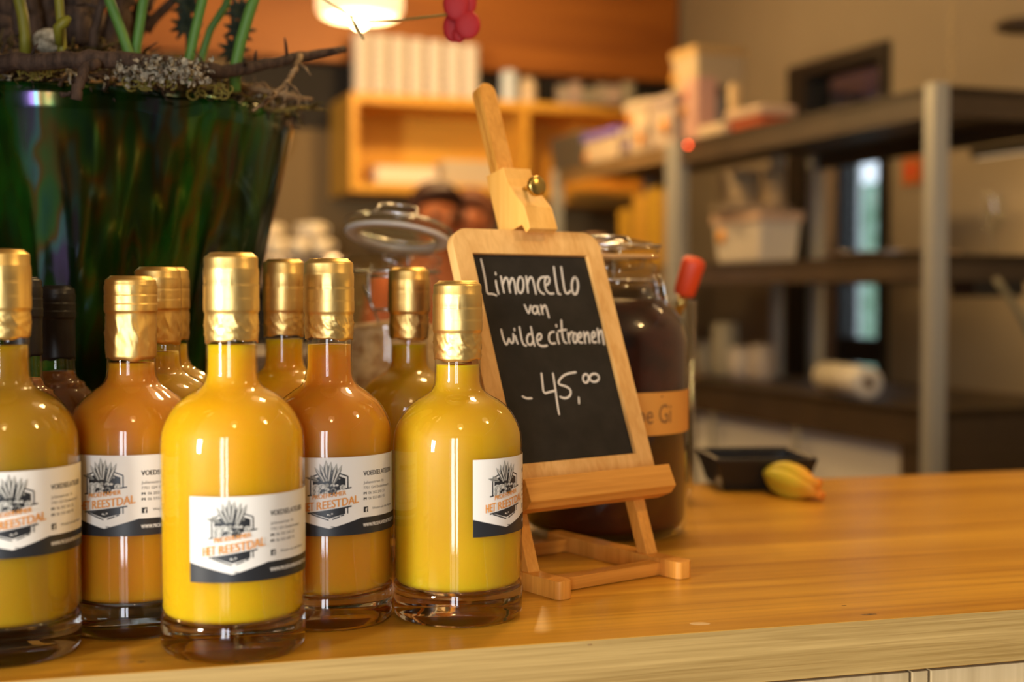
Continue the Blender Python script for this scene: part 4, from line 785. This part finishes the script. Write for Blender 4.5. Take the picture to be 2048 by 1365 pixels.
m = MB(); m.lathe([(.001, .145), (.022, .145), (.020, .175), (.001, .177)], 24, c=c_); m.build('cap', BLACKP, t_)
rlathe(1466, .05, zt, [(.001, 0), (.016, 0), (.017, .01), (.017, .135), (.012, .145), (.001, .146)], mat('cream_tube', (.66, .46, .22), .5), 'spice_tube', 'slim cream tube right of the grey flask', 'tube')
# middle shelf
zm = zm1
rbox(1520, 1425, zm, .125, .02, .13, 'food_tub', 'white tub with blue lid on the middle shelf, orange sticker', 'tub', (.60, .54, .44), 'tubs on the middle shelf', lid=(.22, .24, .95), spots=((.80, .62, .020, (.80, .34, .01)),), taper=.90)
rlathe(1500, .09, zm + .140, [(.001, 0), (.07, 0), (.115, .014), (.118, .02), (.07, .008), (.001, .006)], mat('dull_plate', (.42, .33, .22), .5), 'plate', 'shallow plate lying on the blue lidded tub', 'plate')
rlathe(1480, .22, zm, [(.001, 0), (.05, 0), (.055, .1), (.06, .29), (.001, .29)], mat('tan_container', (.50, .36, .20), .6), 'canister', 'tan canister behind the plate on the middle shelf', 'canister')
rlathe(1548, .22, zm, [(.001, 0), (.032, 0), (.033, .28), (.001, .28)], mat('tan_canister', (.52, .37, .20), .6), 'canister', 'slim tan canister on the middle shelf beside the door', 'canister')
rlathe(1780, .25, zm, [(.001, 0), (.10, 0), (.17, .015), (.175, .02), (.001, .01)], STL, 'serving_tray', 'flat steel serving tray on the middle shelf by the post', 'tray')
t_, c_ = rlathe(1985, .30, zm, [(.001, 0), (.03, .001), (.004, .006), (.004, .05), (.03, .08), (.034, .12), (.03, .15)], JARG, 'wine_glass', 'glass standing on the middle shelf right of the post', 'glass')
box_f(rf_, .02, .10, .12, .26, zm0 - .035, zm0 + .002).build('drawer_box', BLACKP, rk)
# yellow packets and a jar on the far rack's middle level
for i, (px, h_, cc) in enumerate(((1245, .20, (.50, .28, .02)), (1275, .24, (.56, .30, .03)), (1302, .26, (.52, .30, .02)), (1328, .24, (.46, .26, .03)))):
    rbox(px + 11, px - 11, zm, h_, .05, .06, 'pasta_packet', ('leftmost yellow packet under the rack top', 'second yellow packet from the left', 'third, tallest yellow packet', 'yellow packet next to the steel post')[i], 'packet', cc, 'yellow packets on the far rack')
rlathe(1190, .06, zm, [(.001, 0), (.034, 0), (.036, .01), (.036, .12), (.001, .12)], mat('orange_jar', (.55, .30, .16), .4), 'storage_jar', 'orange labelled jar left of the yellow packets', 'jar')
on_shelf(1228, 1092, .045, .25, (.50, .27, .05), 'wooden_tray', 'wooden tray under the cubby shelf near the rack', 'tray', w=-.6, z=zB - .05)
# bottom shelf things
ca = rf_(rt(1738, .05), .05, zb1 + .04); t_ = thing('film_roll', ca, 'white roll of film lying end on, on the bottom shelf', 'roll')
Rr = (-RP).to_track_quat('Z', 'Y').to_matrix(); Rx = (-RP).normalized()
Rx = (RD * .97 - RP * .25).normalized().to_track_quat('Z', 'Y').to_matrix()
m = MB(); m.lathe([(.013, 0), (.036, 0), (.038, -.002), (.038, -.30), (.013, -.30), (.013, 0)], 36, c=ca, R=Rx); m.build('film', mat('film_white', (.68, .64, .56), .4), t_)
m = MB(); m.lathe([(.010, .001), (.0135, .001), (.0135, -.301), (.010, -.301), (.010, .001)], 24, c=ca, R=Rx); m.build('core', mat('core_brown', (.16, .09, .04), .7), t_)
for i, (px, h_, r_, cc) in enumerate(((1412, .10, .035, (.40, .36, .26)), (1450, .16, .04, (.38, .34, .24)), (1488, .09, .045, (.46, .42, .38)), (1525, .10, .04, (.44, .38, .32)))):
    rlathe(px, .14, zb1, [(.001, 0), (r_ * .8, 0), (r_, .02), (r_, h_), (r_ * .7, h_ + .01), (.001, h_ + .012)], mat('pot_%d' % i, cc, .5), 'storage_pot', ('leftmost grey green pot on the bottom shelf', 'taller pot second on the bottom shelf', 'pale rounded pot third on the bottom shelf', 'fourth pot on the bottom shelf by the black stripe')[i], 'pot', 'pots on the bottom shelf')
# white chest under the rack
m = box_f(rf_, .05, 1.15, .03, .46, -TOP + .0, zb0 - .004); tag(m.build('white_chest', mat('white_enamel', (.82, .80, .74), .5), bevel=.01), 'white enamel chest under the bottom shelf of the rack', 'chest')
for px_ in (1427, 1595): box_f(rf_, rt(px_) - .008, rt(px_) + .008, -.004, .004, -.5, zb0).build('rail', STEEL, rk if px_ > 1500 else rk)
box_f(rf_, .03, .125, .006, .028, -.5, zb0 + .002).build('end_panel', DKST, rk)
box_f(rf_, -.004, .026, .03, DP - .03, -.5, zb0 + .002).build('end_panel', DKST, rk)
sl = thing('added_strip_lamp', rf_(.45, DP + .012, zt0 - .02), 'thin strip lamp added under the back of the top shelf to light the wall', 'lamp')  # strip and its light are added to brighten the wall behind the rack
box_f(rf_, .05, .50, DP + .002, DP + .022, zt0 - .028, zt0 - .004).build('added_strip_housing', BLACKP, sl)
box_f(rf_, .07, .48, DP + .006, DP + .018, zt0 - .031, zt0 - .0285).build('added_strip_diffuser', emis('added_strip_glow', (1.0, .70, .36), .7), sl)
area('added_strip_light', rf_(.28, DP + .03, zt0 - .045), rf_(.30, DP + .33, -.25), .45, .03, 9, WARM)
# chain and dark fixture at the top right
ch = thing('hanging_chain', at(1903, 160, 2.6), 'thin metal chain hanging down above the corner of the rack', 'chain')
for i in range(16):
    c = at(1903, 158 - i * 18, 2.6); m = MB(); R_ = Matrix.Rotation(pi / 2 * (i % 2), 3, 'Z')
    m.tube([c + R_ @ Vector((cos(a) * .0055, 0, sin(a) * .011)) for a in [2 * pi * k / 14 for k in range(15)]], .0014, 6); m.build('chain_link', mat('dull_brass', (.40, .30, .16), .4, metal=.6), ch)
wl = at(2045, 52, 3.4); m = MB(); m.ball(wl, .055, n=10, sq=(1.3, 1, .38)); m.tube([wl, wl + Vector((.12, .1, .02)), wl + Vector((.45, .35, .03))], .012, 8); tag(m.build('wall_lamp', mat('dark_bronze', (.05, .03, .015), .5)), 'dark wall lamp cut off by the right edge of the photo, near the top', 'lamp')
m = MB(); m.tube([at(1992, 560, 2.75), at(2004, 575, 2.72), at(2022, 600, 2.7), at(2048, 645, 2.68), at(2100, 760, 2.65)], .007, 8); tag(m.build('cable', mat('grey_cable', (.12, .11, .07), .5)), 'grey cable curving down at the right edge below the middle shelf', 'cable')
# window behind the photographer
wd = thing('window_1', (-3.12, -2.86, 0.55), 'tall window in the wall behind the photographer', 'window'); wd['kind'] = 'structure'
m = MB()
for dx_ in (-.39, .39): m.box((-3.12 + dx_, -2.86, .55), (.06, .05, 1.46))
for dz_ in (-.70, .70): m.box((-3.12, -2.86, .55 + dz_), (.84, .05, .06))
m.build('window_frame', BLACKP, wd)
# pendant lamps: one in view, the others light the place from above, the last two are added
SHD = emis('lamp_shade_glow', (1.0, .62, .26), 2.6); BLB = emis('bulb', (1.0, .72, .40), 22)
LABL = ('pendant lamp over the dark jar, out of the picture', 'pendant lamp over the left end', 'pendant lamp over the right end', 'pendant lamp above the photographer', 'glowing cream pendant lamp at the top of the picture', 'pendant lamp above the kitchen', 'pendant lamp beside the rack', 'added pendant lamp lighting the rack front and the people', 'added pendant lamp brightening the white chest')
for i, (x, y, z, pw) in enumerate(LAMPS):
    r = .115 if i > 3 else .150; t = thing('pendant_lamp', (x, y, z), LABL[i], 'lamp', 'pendant lamps')
    m = MB(); m.lathe([(.001, .002), (r * .80, .0), (r * .93, .006), (r, .020), (r, .10), (r * .97, .16), (r * .6, .19), (.012, .20)], 40, c=(x, y, z)); m.build('lamp_shade', SHD, t)
    m = MB(); m.ball((x, y, z - .004), .022, n=8); m.build('bulb', BLB, t)
    m = MB(); m.tube([(x, y, z + .20), (x, y, CEIL)], .003, 6); m.build('cord', BLACKP, t)
    point('lamp_light', (x, y, z - .060), pw, WARM, r=.06)
# two people in the kitchen
SKIN = mat('skin', (.38, .12, .045), .55, sss=.1, scale=.01); 
def person(px, Y, py_top, face, shirt, hair, label, lean=.0):
    c = at(px, py_top, Y); H = c.z + TOP; k = H / 1.62; t = thing('person', (c.x, c.y, -TOP), label, 'person')
    me = bpy.data.meshes.new('body'); fwd = Vector((cos(face), sin(face), 0)); sd_ = Vector((-fwd.y, fwd.x, 0))
    J = {'p': (0, 0, .86, .13), 'w': (0, 0, 1.02, .115), 'c': (.02, 0, 1.22, .135), 'n': (.03, 0, 1.36, .055), 'h0': (.045, 0, 1.44, .062), 'h1': (.055, 0, 1.50, .084), 'h2': (.05, 0, 1.555, .072)}
    E = [('p', 'w'), ('w', 'c'), ('c', 'n'), ('n', 'h0'), ('h0', 'h1'), ('h1', 'h2')]
    for s in (-1, 1):
        q = 'l' if s < 0 else 'r'
        J.update({q + 's': (.01, s * .17, 1.27, .055), q + 'e': (.04, s * .21, 1.02, .04), q + 'w': (.22, s * .15, .93, .028), q + 'm': (.29, s * .13, .93, .034), q + 'k': (.01, s * .09, .48, .06), q + 'a': (-.01, s * .09, .09, .042), q + 'f': (.13, s * .09, .03, .035), q + 'g': (0, s * .085, .80, .085)})
        E += [('c', q + 's'), (q + 's', q + 'e'), (q + 'e', q + 'w'), (q + 'w', q + 'm'), ('p', q + 'g'), (q + 'g', q + 'k'), (q + 'k', q + 'a'), (q + 'a', q + 'f')]
        for n_ in range(5):
            J[q + 'd%d' % n_] = (.33 - .02 * (n_ == 4), s * (.105 + .013 * n_), .925, .009); J[q + 'D%d' % n_] = (.355 - .03 * (n_ == 4) - .004 * abs(n_ - 1.5), s * (.100 + .016 * n_), .91, .008); E += [(q + 'm', q + 'd%d' % n_), (q + 'd%d' % n_, q + 'D%d' % n_)]
    def grow(keys, name, mm, add=0.0, par=t):
        ks = [a for a in J if a in keys]; idx = {a: i for i, a in enumerate(ks)}
        me = bpy.data.meshes.new(name); me.from_pydata([tuple((fwd * J[a][0] + sd_ * J[a][1] + Vector((0, 0, J[a][2]))) * k) for a in ks], [(idx[a], idx[b_]) for a, b_ in E if a in idx and b_ in idx], []); o = bpy.data.objects.new(name, me); C.objects.link(o); o.parent = par
        o.modifiers.new('skin', 'SKIN'); sv = me.skin_vertices[0].data
        for a in ks: r_ = (J[a][3] + add) * k; sv[idx[a]].radius = (r_, r_); sv[idx[a]].use_root = (a == ks[0])
        s_ = o.modifiers.new('s', 'SUBSURF'); s_.levels = 2; s_.render_levels = 2; me.materials.append(mm)
        dg = bpy.context.evaluated_depsgraph_get(); nm = bpy.data.meshes.new_from_object(o.evaluated_get(dg)); o.modifiers.clear(); o.data = nm; nm.materials.clear(); nm.materials.append(mm)
        for p_ in nm.polygons: p_.use_smooth = True
        return o
    body = grow(set(J), 'body', SKIN)
    grow({'p', 'w', 'c', 'ls', 'le', 'rs', 're'}, 'shirt', shirt, .014); grow({'p', 'lg', 'rg', 'lk', 'rk', 'la', 'ra'}, 'trousers', mat('dark_trousers', (.03, .03, .04), .8), .012)
    o3 = Vector((c.x, c.y, -TOP))
    hp = o3 + (fwd * .035 + Vector((0, 0, 1.53))) * k
    m = MB(); m.ball(hp, .098 * k, n=12, sq=(1, 1, 1.0)); h_ = m.build('hair', hair, t)
    for v in h_.data.vertices:
        w_ = v.co - (hp - o3)
        if w_.dot(fwd) > .04 * k and w_.z < .045 * k: v.co -= fwd * (w_.dot(fwd) - .03 * k)
        if w_.z < -.05 * k: v.co.z += (-.05 * k - w_.z) * .6
    hc = o3 + (fwd * .055 + Vector((0, 0, 1.49))) * k
    for s in (-1, 1):
        m = MB(); m.ball(hc + (fwd * .078 + sd_ * s * .030 + Vector((0, 0, .012))) * k, .011 * k, n=6); m.build('eye', mat('eye', (.05, .03, .02), .2), t)
        m = MB(); m.ball(hc + (sd_ * s * .084 + Vector((0, 0, .0))) * k, .02 * k, n=6, sq=(.6, .5, 1.4)); m.build('ear', SKIN, t)
    m = MB(); m.tube([hc + (fwd * .082 + Vector((0, 0, .01))) * k, hc + (fwd * .102 + Vector((0, 0, -.018))) * k, hc + (fwd * .08 + Vector((0, 0, -.024))) * k], [.008 * k, .013 * k, .006 * k], 8); m.build('nose', SKIN, t)
    m = MB(); m.ball(hc + (fwd * .076 + Vector((0, 0, -.043))) * k, 1, n=6, sq=(.014 * k, .022 * k, .006 * k)); m.build('mouth', mat('lips', (.40, .08, .05), .5), t)
    return t
person(866, 4.00, 366, radians(-70), mat('rust_shirt', (.40, .09, .02), .8), mat('dark_hair', (.04, .012, .006), .6), 'person with dark hair and rust red shirt standing in the kitchen')
person(952, 4.46, 380, radians(-120), mat('orange_shirt', (.50, .15, .03), .8), mat('brown_hair', (.12, .035, .01), .6), 'person with brown hair and orange shirt farther back in the kitchen')
# ------------------------------------------------------------------ lift the whole place so that the floor is at z = 0
for o in list(S.objects):
    if o.parent is None: o.location.z += TOP
